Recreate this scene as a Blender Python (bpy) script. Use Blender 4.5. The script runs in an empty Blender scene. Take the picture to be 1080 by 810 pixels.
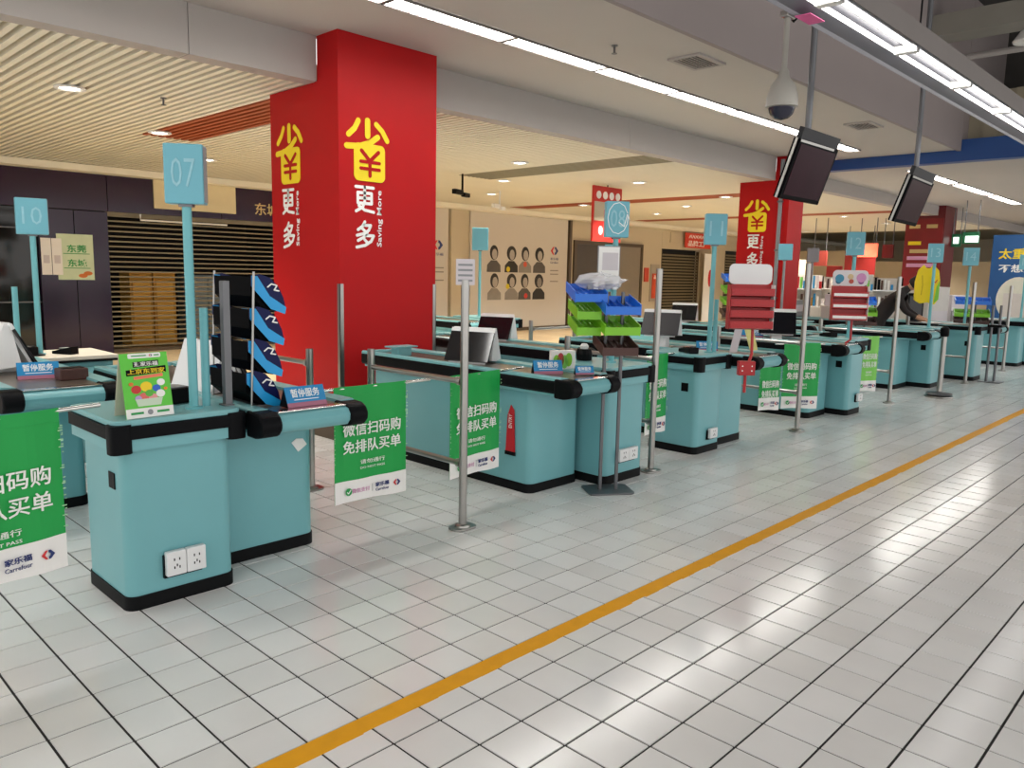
import bpy, bmesh, math, random
from mathutils import Vector, Matrix
random.seed(7)
S = bpy.context.scene
COL = S.collection
R = math.radians

# ------------------------------------------------------------------ camera
YAW, PITCH, ROLL = R(43.995), R(-8.043), R(1.182)
CAM = Vector((-2.473, -2.130, 1.545))
fw = Vector((math.cos(PITCH)*math.cos(YAW), math.cos(PITCH)*math.sin(YAW), math.sin(PITCH)))
rt = Vector((math.sin(YAW), -math.cos(YAW), 0))
up = rt.cross(fw)
rt2 = math.cos(ROLL)*rt + math.sin(ROLL)*up
up2 = -math.sin(ROLL)*rt + math.cos(ROLL)*up
cd = bpy.data.cameras.new('camera')
cam = bpy.data.objects.new('camera', cd)
COL.objects.link(cam)
mw = Matrix.Identity(4)
for i in range(3):
    mw[i][0], mw[i][1], mw[i][2], mw[i][3] = rt2[i], up2[i], -fw[i], CAM[i]
cam.matrix_world = mw
cd.sensor_width = 36.0
cd.lens = 828.35/1080*36
cd.clip_end = 200
S.camera = cam

def proj(p):
    d = Vector(p) - CAM
    w = d.dot(fw)
    if w < .1: return None
    return 540 + 828.35*d.dot(rt2)/w, 405 - 828.35*d.dot(up2)/w, w

# ------------------------------------------------------------------ world and exposure
W = bpy.data.worlds.new('world')
S.world = W
W.use_nodes = True
W.node_tree.nodes['Background'].inputs[0].default_value = (1.0, .98, .955, 1)
W.node_tree.nodes['Background'].inputs[1].default_value = 0.95
S.view_settings.view_transform = 'Standard'
S.view_settings.look = 'None'
S.view_settings.gamma = 1
S.view_settings.use_curve_mapping = False
S.view_settings.exposure = 0.60
TUBE_L = 15.0       # radiance of the fluorescent fittings
DOWN_L = 10.0       # radiance of the small downlight lenses
DOWN_W = 230.0       # power of their beams

# ------------------------------------------------------------------ materials
def lin(c):
    c = c/255
    return c/12.92 if c <= .04045 else ((c+.055)/1.055)**2.4
def rgb(h):
    return tuple(lin(int(h[i:i+2], 16)) for i in (1, 3, 5)) + (1,)
MATS = {}
def mat(name, col, rough=.5, metal=0, var=.06, scale=6, bump=0, bscale=60, emit=0, spec=.5, trans=0, alpha=1, coat=0):
    if name in MATS: return MATS[name]
    m = bpy.data.materials.new(name); m.use_nodes = True
    nt = m.node_tree; b = nt.nodes['Principled BSDF']
    c = rgb(col) if isinstance(col, str) else col
    tc = nt.nodes.new('ShaderNodeTexCoord')
    nz = nt.nodes.new('ShaderNodeTexNoise'); nz.inputs['Scale'].default_value = scale; nz.inputs['Detail'].default_value = 3
    nt.links.new(tc.outputs['Object'], nz.inputs['Vector'])
    mx = nt.nodes.new('ShaderNodeMix'); mx.data_type = 'RGBA'
    mx.inputs[6].default_value = tuple(x*(1-var) for x in c[:3]) + (1,)
    mx.inputs[7].default_value = tuple(min(1, x*(1+var)) for x in c[:3]) + (1,)
    nt.links.new(nz.outputs['Fac'], mx.inputs[0])
    nt.links.new(mx.outputs[2], b.inputs['Base Color'])
    b.inputs['Roughness'].default_value = rough
    b.inputs['Metallic'].default_value = metal
    b.inputs['Specular IOR Level'].default_value = spec
    if trans: b.inputs['Transmission Weight'].default_value = trans
    if alpha < 1: b.inputs['Alpha'].default_value = alpha
    if coat: b.inputs['Coat Weight'].default_value = coat
    if emit:
        nt.links.new(mx.outputs[2], b.inputs['Emission Color'])
        b.inputs['Emission Strength'].default_value = emit
    if bump:
        n2 = nt.nodes.new('ShaderNodeTexNoise'); n2.inputs['Scale'].default_value = bscale
        nt.links.new(tc.outputs['Object'], n2.inputs['Vector'])
        bp = nt.nodes.new('ShaderNodeBump'); bp.inputs['Strength'].default_value = bump
        nt.links.new(n2.outputs['Fac'], bp.inputs['Height'])
        nt.links.new(bp.outputs['Normal'], b.inputs['Normal'])
    MATS[name] = m
    return m

def tile_mat(name, c1, c2, rough, cell):
    m = bpy.data.materials.new(name); m.use_nodes = True
    nt = m.node_tree; b = nt.nodes['Principled BSDF']
    ge = nt.nodes.new('ShaderNodeNewGeometry')
    ad = nt.nodes.new('ShaderNodeVectorMath'); ad.operation = 'ADD'; ad.inputs[1].default_value = (100*cell, 100*cell, 0)
    dv = nt.nodes.new('ShaderNodeVectorMath'); dv.operation = 'SCALE'; dv.inputs['Scale'].default_value = 1/cell
    fl = nt.nodes.new('ShaderNodeVectorMath'); fl.operation = 'FLOOR'
    wn = nt.nodes.new('ShaderNodeTexWhiteNoise'); wn.noise_dimensions = '2D'
    nt.links.new(ge.outputs['Position'], ad.inputs[0]); nt.links.new(ad.outputs[0], dv.inputs[0])
    nt.links.new(dv.outputs[0], fl.inputs[0]); nt.links.new(fl.outputs[0], wn.inputs['Vector'])
    nz = nt.nodes.new('ShaderNodeTexNoise'); nz.inputs['Scale'].default_value = 2.2; nz.inputs['Detail'].default_value = 4
    nt.links.new(ge.outputs['Position'], nz.inputs['Vector'])
    mx = nt.nodes.new('ShaderNodeMix'); mx.data_type = 'RGBA'
    mx.inputs[6].default_value = rgb(c1); mx.inputs[7].default_value = rgb(c2)
    nt.links.new(wn.outputs['Value'], mx.inputs[0])
    m2 = nt.nodes.new('ShaderNodeMix'); m2.data_type = 'RGBA'; m2.blend_type = 'MULTIPLY'; m2.inputs[0].default_value = 1
    rp = nt.nodes.new('ShaderNodeMapRange'); rp.inputs[1].default_value = .3; rp.inputs[2].default_value = .7
    rp.inputs[3].default_value = .93; rp.inputs[4].default_value = 1.0
    nt.links.new(nz.outputs['Fac'], rp.inputs[0])
    nt.links.new(mx.outputs[2], m2.inputs[6]); nt.links.new(rp.outputs[0], m2.inputs[7])
    nt.links.new(m2.outputs[2], b.inputs['Base Color'])
    r2 = nt.nodes.new('ShaderNodeMapRange'); r2.inputs[3].default_value = rough*.8; r2.inputs[4].default_value = rough*1.3
    nt.links.new(nz.outputs['Fac'], r2.inputs[0]); nt.links.new(r2.outputs[0], b.inputs['Roughness'])
    return m

TILE = tile_mat('floor_tile_white', '#e4e2df', '#efeeec', .15, .2)
MALLTILE = tile_mat('mall_tile_beige', '#cdb48c', '#dcc6a0', .3, .6)
GROUT = mat('grout', '#262523', .9, var=.2)
TEAL = mat('teal_laminate', '#73b0b6', .32, var=.05, scale=3)
TEALTOP = mat('teal_top', '#7cb6ba', .3, var=.05)
TEALPOST = mat('teal_post', '#6cb4bb', .4)
TEALSIGN = mat('teal_sign', '#6ab0c0', .35)
BLACK = mat('black_rubber', '#0c0d10', .5, var=.15, spec=.10)
BLACKP = mat('black_plastic', '#0a0a0c', .4, spec=.10)
KICK = mat('black_kick', '#0c0d0f', .55, spec=.15)
DECK = mat('deck_steel', '#8a7d70', .28, metal=.75, var=.12, scale=4)
CONV = mat('conveyor_rubber', '#4a4038', .5, var=.15)
STEEL = mat('brushed_steel', '#a8a6a2', .28, metal=1, var=.08, scale=20)
STEELD = mat('grey_steel', '#6f7073', .4, metal=.7, var=.1)
CHROME = mat('bright_steel', '#e3e1dc', .15, metal=1)
WHITEP = mat('white_plastic', '#e6e6e6', .35, var=.03)
PAPER = mat('white_paper', '#f1efec', .6, var=.03)
GREEN = mat('flag_green', '#0aa046', .5, var=.05)
GREENL = mat('flag_light_green', '#7fcf58', .5)
WHITEINK = mat('white_ink', '#f4f4f0', .5, var=.02)
NAVY = mat('navy_ink', '#1d2f6f', .5)
REDINK = mat('red_ink', '#d3262c', .5)
GREENINK = mat('green_ink', '#1c9a4a', .5)
PINKINK = mat('pink_ink', '#d59ac0', .5)
BLUECARD = mat('card_blue', '#1f86bf', .4)
STRIPE = mat('card_stripe', '#a86a80', .4)
RED = mat('column_red', '#b20c10', .5, var=.06, scale=2, spec=.22)
REDDK = mat('dark_red', '#620c14', .45, var=.06)
YELLOW = mat('glyph_yellow', '#f2d516', .5, var=.03)
YLINE = mat('line_yellow', '#e8a304', .5, var=.10, scale=14, spec=.2)
CREAMW = mat('cream_wall', '#c2b59c', .7, var=.04, scale=1)
PANELW = mat('photo_panel', '#c9c2b8', .6, var=.03, scale=1)
SLAT = mat('cream_slat', '#ebe5d2', .5, var=.04, scale=2)
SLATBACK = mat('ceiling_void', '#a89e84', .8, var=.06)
REDSLAT = mat('red_slat', '#a8502c', .5)
GREYSLAT = mat('grey_slat', '#8d8874', .5)
CEIL = mat('white_ceiling', '#c2bbb3', .8, var=.03, scale=1.5)
FASCIA = mat('grey_fascia', '#aea7a2', .75, var=.03, scale=1.5)
MAUVE = mat('mauve_fascia', '#9b908e', .75, var=.03, scale=1.5)
CONCR = mat('concrete', '#8f8a80', .85, var=.1, scale=3)
DARKROOF = mat('dark_roof', '#4c4a47', .9, var=.15)
CORR = mat('corrugated_cream', '#a0957f', .6)
BLUEB = mat('beam_blue', '#1f4a8c', .45)
PURPLE = mat('purple_gloss', '#260c2c', .15, var=.08, scale=1)
SHUT = mat('shutter_metal', '#857a62', .4, metal=.5, var=.1)
DARK = mat('dark_interior', '#0d0b0b', .7)
LIGHT = mat('lamp_white', (1, .985, .95, 1), .4, var=.0, emit=TUBE_L)
DLIGHT = mat('downlight_warm', (1, .93, .80, 1), .4, var=.0, emit=DOWN_L)
PLIGHT = mat('lamp_tube', (1, .985, .96, 1), .4, var=.0, emit=5.0)
LAMPW = mat('lamp_housing', '#dedcd8', .45, var=.03)
LAMPG = mat('lamp_side_grey', '#736c69', .5)
GREYP = mat('grey_plastic', '#8b8d90', .45)
SCREEN = mat('screen_glass', '#16161a', .08, var=.05)
TVS = mat('tv_screen', '#2a0d18', .25, var=.3, scale=3, spec=.04)
TVC = mat('tv_casing', '#08080a', .5, spec=.03)
BLUET = mat('tray_blue', '#1f70d8', .35)
GREENT = mat('tray_green', '#7cc224', .35)
BROWNT = mat('tray_brown', '#4a2c26', .5)
REDT = mat('rack_red', '#b01a20', .35, var=.08)
CYAN = mat('fin_cyan', '#1b9ee0', .35)
NAVYP = mat('fin_navy', '#10174a', .4, spec=.2)
LIME = mat('card_lime', '#5cc93a', .45, var=.1, scale=12)
ORANGE = mat('orange_box', '#b8862c', .6)
BEIGE = mat('beige_cover', '#cfc6b6', .6)
SKIRT = mat('brown_skirting', '#5a4c3c', .35, metal=.3)
GOLD = mat('gold_letter', '#c8b07a', .35, metal=.3)
LILAC = mat('pale_paper', '#cfc8cc', .6)
VEST = mat('vest_yellow', '#f0d414', .6, var=.1)
CLEAR = mat('clear_bag', '#f2f2f4', .12, alpha=.45)
LED = mat('led_red', (1, .12, .06, 1), .5, var=.3, scale=8, emit=1.2)
EXITG = mat('exit_green', '#176a44', .5)
EXITW = mat('exit_white', (.85, 1, .92, 1), .5, var=.0, emit=1.3)
BOXW = mat('carton_white', '#cfcac4', .6, var=.08)
POSTB = mat('poster_blue', '#1a5590', .5)
BROWNW = mat('brown_panel', '#a3947a', .6)
SKIN = mat('skin', '#b98a6c', .6)
HAIR = mat('hair_black', '#14100f', .6)
COAT = mat('coat_dark', '#261d1c', .8, var=.2)

# ------------------------------------------------------------------ mesh helpers
ROOTM = {}
class MB:
    def __init__(s): s.v = []; s.f = []
    def add(s, vs, fs):
        n = len(s.v); s.v += [tuple(p) for p in vs]; s.f += [[i+n for i in f] for f in fs]; return s
    def box(s, x0, y0, z0, x1, y1, z1):
        return s.add([(x0,y0,z0),(x1,y0,z0),(x1,y1,z0),(x0,y1,z0),(x0,y0,z1),(x1,y0,z1),(x1,y1,z1),(x0,y1,z1)],
                     [(0,3,2,1),(4,5,6,7),(0,1,5,4),(1,2,6,5),(2,3,7,6),(3,0,4,7)])
    def prism(s, poly, a, b, axis='z'):
        mp = {'z': lambda u, v, w: (u, v, w), 'y': lambda u, v, w: (u, w, v), 'x': lambda u, v, w: (w, u, v)}[axis]
        n = len(poly)
        vs = [mp(u, v, a) for u, v in poly] + [mp(u, v, b) for u, v in poly]
        fs = [list(range(n))[::-1], list(range(n, 2*n))] + [(i, (i+1) % n, n+(i+1) % n, n+i) for i in range(n)]
        return s.add(vs, fs)
    def tube(s, pts, r, n=8):
        pts = [Vector(p) for p in pts]; rings = []
        rr = r if isinstance(r, (list, tuple)) else [r]*len(pts)
        a = None
        for i, p in enumerate(pts):
            t = (pts[min(i+1, len(pts)-1)] - pts[max(i-1, 0)]).normalized()
            if a is None: a = t.orthogonal().normalized()
            else: a = (a - t*a.dot(t)).normalized()
            b = t.cross(a)
            rings.append([p + rr[i]*(math.cos(2*math.pi*k/n)*a + math.sin(2*math.pi*k/n)*b) for k in range(n)])
        vs = [q for g in rings for q in g]
        fs = [(i*n+k, i*n+(k+1) % n, (i+1)*n+(k+1) % n, (i+1)*n+k) for i in range(len(pts)-1) for k in range(n)]
        fs += [list(range(n))[::-1], list(range((len(pts)-1)*n, len(pts)*n))]
        return s.add(vs, fs)
    def lathe(s, prof, n=20, c=(0, 0, 0)):
        vs = [(c[0]+r*math.cos(2*math.pi*k/n), c[1]+r*math.sin(2*math.pi*k/n), c[2]+z) for r, z in prof for k in range(n)]
        m = len(prof)
        fs = [(i*n+k, i*n+(k+1) % n, (i+1)*n+(k+1) % n, (i+1)*n+k) for i in range(m-1) for k in range(n)]
        fs += [list(range(n))[::-1], list(range((m-1)*n, m*n))]
        return s.add(vs, fs)
    def stroke(s, pts, w, y=0, t=.002):            # flat rounded pen stroke in the x-z plane, facing -y
        for (x0, z0), (x1, z1) in zip(pts[:-1], pts[1:]):
            s.k = getattr(s, 'k', 0) + 1; y -= .00023*s.k if s.k < 2 else .00023
            a = math.atan2(z1-z0, x1-x0); poly = []
            for k in range(7):
                q = a + math.pi/2 + math.pi*k/6; poly.append((x0+w/2*math.cos(q), z0+w/2*math.sin(q)))
            for k in range(7):
                q = a - math.pi/2 + math.pi*k/6; poly.append((x1+w/2*math.cos(q), z1+w/2*math.sin(q)))
            s.prism(poly, y-t, y, 'y')
        return s
    def build(s, name, m, parent=None, world=False, bevel=0, smooth=False, seg=2, kind=None):
        bm = bmesh.new()
        vs = [bm.verts.new(p) for p in s.v]
        for f in s.f:
            try: bm.faces.new([vs[i] for i in f])
            except ValueError: pass
        if world and parent is not None:
            q = parent
            while q.parent is not None: q = q.parent
            bm.transform(ROOTM[q].inverted())
        bmesh.ops.recalc_face_normals(bm, faces=bm.faces)
        if bevel:
            bmesh.ops.bevel(bm, geom=list(bm.edges), offset=bevel, segments=seg, affect='EDGES', profile=.5, clamp_overlap=True)
        me = bpy.data.meshes.new(name); bm.to_mesh(me); bm.free()
        me.materials.append(m)
        if smooth:
            for p in me.polygons: p.use_smooth = True
            me.set_sharp_from_angle(angle=R(40))
        o = bpy.data.objects.new(name, me); COL.objects.link(o)
        if parent is not None: o.parent = parent
        else: ROOTM[o] = Matrix.Identity(4)
        if kind: o['kind'] = kind
        return o

def tag(o, label=None, cat=None, group=None, kind=None):
    if label: o['label'] = label
    if cat: o['category'] = cat
    if group: o['group'] = group
    if kind: o['kind'] = kind
    return o
def thing(name, label, cat, loc=(0, 0, 0), rz=0, group=None, rx=0):
    o = bpy.data.objects.new(name, None); COL.objects.link(o)
    o.empty_display_size = .1
    o.location = loc; o.rotation_euler = (R(rx), 0, R(rz))
    ROOTM[o] = Matrix.Translation(Vector(loc)) @ Matrix.Rotation(R(rz), 4, 'Z') @ Matrix.Rotation(R(rx), 4, 'X')
    return tag(o, label, cat, group)
def shared(name, me, parent, loc=(0, 0, 0), rot=(0, 0, 0), scale=None):
    o = bpy.data.objects.new(name, me); COL.objects.link(o); o.parent = parent
    o.location = loc; o.rotation_euler = rot
    if scale: o.scale = scale
    return o
def copy_tree(o, parent=None):
    c = o.copy(); COL.objects.link(c); c.parent = parent
    for ch in list(o.children): copy_tree(ch, c)
    return c
def rrect(x0, y0, x1, y1, r, n=5):
    out = []
    for cx, cy, a in ((x1-r, y0+r, -90), (x1-r, y1-r, 0), (x0+r, y1-r, 90), (x0+r, y0+r, 180)):
        for k in range(n+1):
            q = R(a + 90*k/n); out.append((cx+r*math.cos(q), cy+r*math.sin(q)))
    return out
def ell(cx, cz, rx, rz, n=18):
    return [(cx+rx*math.cos(2*math.pi*k/n), cz+rz*math.sin(2*math.pi*k/n)) for k in range(n)]

TEXTQ = []
def T(body, parent, loc, w, h, m, rot=(90, 0, 0), bold=0.0, ext=.0012, name='lettering', roll=0):
    """queue flat lettering that fills a w x h box centred at loc, facing -y of its parent"""
    c = bpy.data.curves.new(name, 'FONT'); c.body = body; c.align_x = 'CENTER'; c.resolution_u = 2
    c.offset = bold; c.extrude = .01; c.space_line = .95
    o = bpy.data.objects.new('text', c); COL.objects.link(o)
    TEXTQ.append((o, parent, loc, w, h, m, rot, ext, name, roll))
def flush_text():
    dg = bpy.context.evaluated_depsgraph_get(); dg.update()
    for (o, parent, loc, w, h, m, rot, ext, name, roll) in TEXTQ:
        me = bpy.data.meshes.new_from_object(o.evaluated_get(dg))
        xs = [v.co.x for v in me.vertices]; ys = [v.co.y for v in me.vertices]; zs = [v.co.z for v in me.vertices]
        if not xs: continue
        cx, cy, cz = (min(xs)+max(xs))/2, (min(ys)+max(ys))/2, (min(zs)+max(zs))/2
        ca, sa = math.cos(R(roll)), math.sin(R(roll))
        for v in me.vertices:
            x = (v.co.x-cx)*w/max(1e-6, max(xs)-min(xs)); y = (v.co.y-cy)*h/max(1e-6, max(ys)-min(ys))
            z = (v.co.z-cz)*ext*2/max(1e-6, max(zs)-min(zs))
            v.co = (x*ca-y*sa, x*sa+y*ca, z)
        me.materials.clear(); me.materials.append(m)
        n = bpy.data.objects.new(name, me); COL.objects.link(n)
        n.parent = parent; n.location = loc; n.rotation_euler = tuple(R(a) for a in rot)
        c = o.data; bpy.data.objects.remove(o); bpy.data.curves.remove(c)

# ================================================================== THE SETTING
floor = MB().box(-6, -6, -.12, 34, 17, -.004).build('floor', GROUT); tag(floor, kind='structure')
def tile_verts(x, y, c, g, z=0, b=.0015, d=.006):
    a0, a1, b0, b1 = x+g, x+c-g, y+g, y+c-g
    return ([(a0, b0, z-d), (a1, b0, z-d), (a1, b1, z-d), (a0, b1, z-d),
             (a0+b, b0+b, z), (a1-b, b0+b, z), (a1-b, b1-b, z), (a0+b, b1-b, z)],
            [(4, 5, 6, 7), (0, 1, 5, 4), (1, 2, 6, 5), (2, 3, 7, 6), (3, 0, 4, 7)])
cells = []
for i in range(-26, 150):
    for j in range(-26, 33):
        p = proj((i*.2+.1, j*.2+.1, 0)); k = 1e9
        if p and -30 < p[0] < 1110 and 430 < p[1] < 850: k = p[2]
        cells.append((k, i, j))
cells.sort()
one = MB(); one.add(*tile_verts(0, 0, .2, .0038))
bm = bmesh.new(); vv = [bm.verts.new(p) for p in one.v]
for f in one.f: bm.faces.new([vv[q] for q in f])
tme = bpy.data.meshes.new('tile'); bm.to_mesh(tme); bm.free(); tme.materials.append(TILE)
for k, i, j in cells[:300]: shared('tile', tme, floor, (i*.2, j*.2, 0))
rest = MB()
for k, i, j in cells[300:]: rest.add(*tile_verts(i*.2, j*.2, .2, .0038))
def raw(mb, name, m, parent, kind=None):
    me = bpy.data.meshes.new(name); me.from_pydata(mb.v, [], mb.f); me.materials.append(m)
    o = bpy.data.objects.new(name, me); COL.objects.link(o); o.parent = parent
    if kind: o['kind'] = kind
    return o
raw(rest, 'tile_field', TILE, floor, 'stuff')
mall = MB()
for i in range(-8, 56):
    for j in range(11, 24): mall.add(*tile_verts(i*.6, j*.6, .6, .002))
raw(mall, 'mall_tile_field', MALLTILE, floor, 'stuff')

# yellow line painted along the tiles
ln = MB(); xs = [-5 + .11*k for k in range(260)]
for x in xs:
    w0 = -.084 + random.uniform(-.006, .004); ln.box(x, w0, .0002, x+.11, -.002, .0014)
tag(ln.build('floor_line', YLINE), 'yellow painted guide line running across the white floor tiles', 'floor marking')

def struct(name, mb, m, bevel=0):
    return tag(mb.build(name, m, bevel=bevel), kind='structure')
ceil = struct('ceiling', MB().box(-6, 1.65, 3.55, 11.15, 4.2, 3.7), CEIL)
ceil2 = struct('ceiling', MB().box(11.4, -3, 3.40, 34, 4.2, 3.55), CEIL)
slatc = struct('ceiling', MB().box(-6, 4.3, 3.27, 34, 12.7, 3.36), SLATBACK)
roof = struct('ceiling', MB().box(-6, -6, 5.75, 34, 1.8, 5.9), DARKROOF)
PITCH_S = .0967
def slat_mesh(name, L, m):
    o = MB().box(-.024, 0, 0, .024, L, .07)
    bm = bmesh.new(); vv = [bm.verts.new(p) for p in o.v]
    for f in o.f: bm.faces.new([vv[q] for q in f])
    me = bpy.data.meshes.new(name); bm.to_mesh(me); bm.free(); me.materials.append(m); return me
full = slat_mesh('slat', 8.25, SLAT)
bands = [(1.58, 2.22, 4.05, REDSLAT), (6.72, 7.45, 3.8, GREYSLAT), (11.85, 12.5, 7.6, REDSLAT), (17.15, 17.8, 7.6, REDSLAT)]
bm_ = [(a, b, L, slat_mesh('slat', L, m), slat_mesh('slat', 8.25-L, SLAT)) for a, b, L, m in bands]
for k in range(-14, 262):
    x = -.02 + PITCH_S*k
    hit = [q for q in bm_ if q[0] <= x <= q[1]]
    if hit:
        a, b, L, m1, m2 = hit[0]
        shared('slat', m1, slatc, (x, 4.3, 3.17)); shared('slat', m2, slatc, (x, 4.3+L, 3.17))
    else: shared('slat', full, slatc, (x, 4.3, 3.17))
struct('trim_1', MB().box(-6, 12.15, 3.06, 34, 12.56, 3.165), SLAT)
fas = MB()
for x0, x1 in ((-6, .33), (.336, 1.46), (2.57, 6.1), (6.106, 10.23), (10.8, 14.6), (14.606, 18.99), (19.95, 34)): fas.box(x0, 4.12, 3.17, x1, 4.30, 3.549)
struct('trim_2', fas, FASCIA)
struct('trim_3', MB().box(-6, 1.60, 3.53, 11.15, 1.649, 5.74), MAUVE)
struct('trim_4', MB().box(11.16, -5, 3.38, 11.39, 4.11, 3.70), BLUEB)
cor = MB()
for k in range(36): cor.box(11.40 + (.03 if k % 2 else 0), -5.6+.2*k, 3.71, 11.5, -5.4+.2*k, 4.42)
struct('wall_upper', cor, CORR)
struct('wall_upper', MB().box(13.2, -6, 3.6, 13.4, 1.6, 5.74), DARKROOF)
struct('wall_upper', MB().box(11.16, 1.60, 3.71, 13.2, 1.7, 5.74), MAUVE)
struct('trim_5', MB().box(9.3, -5.5, 4.78, 9.75, 1.59, 5.05), CONCR)
struct('trim_6', MB().box(5.0, -5.5, 5.2, 5.5, 1.59, 5.74), CONCR)
pp = MB().tube([(10.4, 1.5, 4.72), (10.4, -5.5, 4.72)], .045, 8)
tag(pp.build('ceiling_pipe', FASCIA), 'thin grey pipe under the high roof behind the beam', 'pipe')

# back wall of the mall, from the purple shop to the right
for x0, x1, z0 in ((6.7, 19.74, 0), (22.16, 23.89, 0), (25.61, 34, 0), (19.75, 22.15, 2.45), (23.9, 25.6, 2.52)):
    struct('wall_back', MB().box(x0, 12.6, z0, x1, 12.8, 3.4), CREAMW)
struct('wall_back', MB().box(19.0, 13.2, 0, 26.4, 13.3, 3.4), DARK)
struct('baseboard_back', MB().box(6.7, 12.57, 0, 15.1, 12.599, .09), SKIRT)
struct('wall_right', MB().box(33.8, -5, 0, 34, 12.6, 3.4), CREAMW)
for a, b in ((10.45, 10.78), (14.93, 15.03)):
    struct('trim_7', MB().box(a, 12.50, 0, b, 12.599, 3.06), CREAMW if b-a > .2 else SKIRT, .004)

# ------------------------------------------------------------------ purple shop front
shop = thing('purple_shop', 'dark purple shop front with half-drawn slatted shutter behind the checkouts', 'shop front', (2.5, 12.6, 0))
for x0, x1 in ((1.49, 2.02), (2.03, 2.56)):
    MB().box(x0, 12.5, 0, x1, 12.75, 2.44).build('panel', PURPLE, shop, True, bevel=.004)
for x0, x1 in ((-6, .4), (.41, 2.56), (2.57, 4.6), (4.61, 6.69)):
    MB().box(x0, 12.48, 2.45, x1, 12.75, 3.10).build('header_panel', PURPLE, shop, True, bevel=.004)
MB().box(-6, 15.4, 0, 6.69, 15.5, 3.1).build('rear_wall', DARK, shop, True)
MB().box(-6, 12.7, 3.1, 6.69, 15.5, 3.15).build('inner_ceiling', DARK, shop, True)
MB().box(6.6, 12.5, 0, 6.69, 15.4, 3.1).build('side_wall', DARK, shop, True)
MB().box(-6, 12.6, .0, 1.48, 12.64, 2.44).build('glass', mat('dark_glass', '#1d1a16', .06, var=.2), shop, True)
for z in (.9, 2.1): MB().box(-6, 12.56, z, 1.48, 12.6, z+.02).build('glazing_bar', STEELD, shop, True)
MB().box(2.56, 12.55, .0, 6.6, 12.75, .06).build('sill', SKIRT, shop, True)
sb = MB().box(3.34, 12.44, 2.56, 4.88, 12.479, 3.06).build('sign_board', mat('blank_sign', '#d9cba6', .5), shop, True, bevel=.004)
T('东城', shop, (5.55-2.5, -.121, 2.69), .52, .24, GOLD, bold=.01)
shme = None
for k in range(27):
    z = .10 + .0875*k
    o = MB().box(2.58, 12.60, z, 6.58, 12.615, z+.026)
    o.build('shutter_slat', SHUT, shop, True)
MB().box(2.58, 12.6, 2.40, 6.58, 12.68, 2.45).build('shutter_housing', SHUT, shop, True)
MB().tube([(3.1, 12.47, 2.44), (3.1, 12.47, 2.34), (4.7, 12.47, 2.34)], .018, 6).build('rail', WHITEP, shop, True)
for k, (x0, x1, h, m, lab) in enumerate(((3.2, 3.62, 1.42, ORANGE, 'left'), (3.64, 4.06, 1.42, ORANGE, 'right'))):
    t = thing('cupboard', 'tall orange cupboard behind the shutter slats, %s of the pair' % lab, 'cupboard', ((x0+x1)/2, 13.6, 0), 0, 'orange cupboards behind the shutter')
    MB().box(x0, 13.4, .02, x1, 13.9, h).build('body', m, t, True, bevel=.01)
    for z in (.12, .52, .92): MB().box(x0+.05, 13.385, z, x1-.05, 13.4, z+.34).build('door', mat('orange_door', '#d8a340', .5), t, True, bevel=.004)
t = thing('metal_cabinet', 'blue-grey metal cabinet behind the shutter beside orange cupboards', 'cabinet', (4.75, 13.7, 0))
MB().box(4.35, 13.5, .02, 5.15, 14.0, 1.38).build('body', mat('cab_grey', '#6f808c', .5), t, True, bevel=.01)
for x in (4.39, 4.77): MB().box(x, 13.48, .1, x+.34, 13.5, 1.3).build('door', mat('cab_grey2', '#8796a0', .5), t, True, bevel=.004)
# notices on the purple panel
t = thing('wall_poster', 'pale green poster with dark green lettering on the purple panel', 'poster', (2.02, 12.495, 1.3))
MB().box(1.74, 12.487, 1.28, 2.3, 12.497, 2.04).build('sheet', mat('poster_pale', '#cfe0c0', .5, var=.1), t, True)
T('东莞', t, (.02, -.010, .50), .30, .13, GREENINK, bold=.02); T('东城', t, (.02, -.010, .26), .30, .13, GREENINK, bold=.02)
for z in (1.71, 1.47): MB().box(1.83, 12.4855, z, 2.24, 12.4868, z+.012).build('rule', GREENINK, t, True)
for z, x in ((1.35, 2.12), (1.39, 2.2)): MB().prism(ell(x, z, .07, .035), 12.4855, 12.4868, 'y').build('print_blot', mat('orange_ink', '#d87a34', .5), t, True)
for k, (x0, lab) in enumerate(((1.50, 'left'), (1.66, 'right'))):
    t = thing('notice_sheet', 'white notice sheet on the purple panel, %s one of two' % lab, 'notice', (x0+.07, 12.48, 1.4), 0, 'white notices on purple panel')
    MB().box(x0, 12.474, 1.36, x0+.15, 12.482, 1.96).build('sheet', PAPER, t, True)
    MB().box(x0+.03, 12.4725, 1.55, x0+.12, 12.4738, 1.68).build('print_block', LILAC, t, True)

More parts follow.
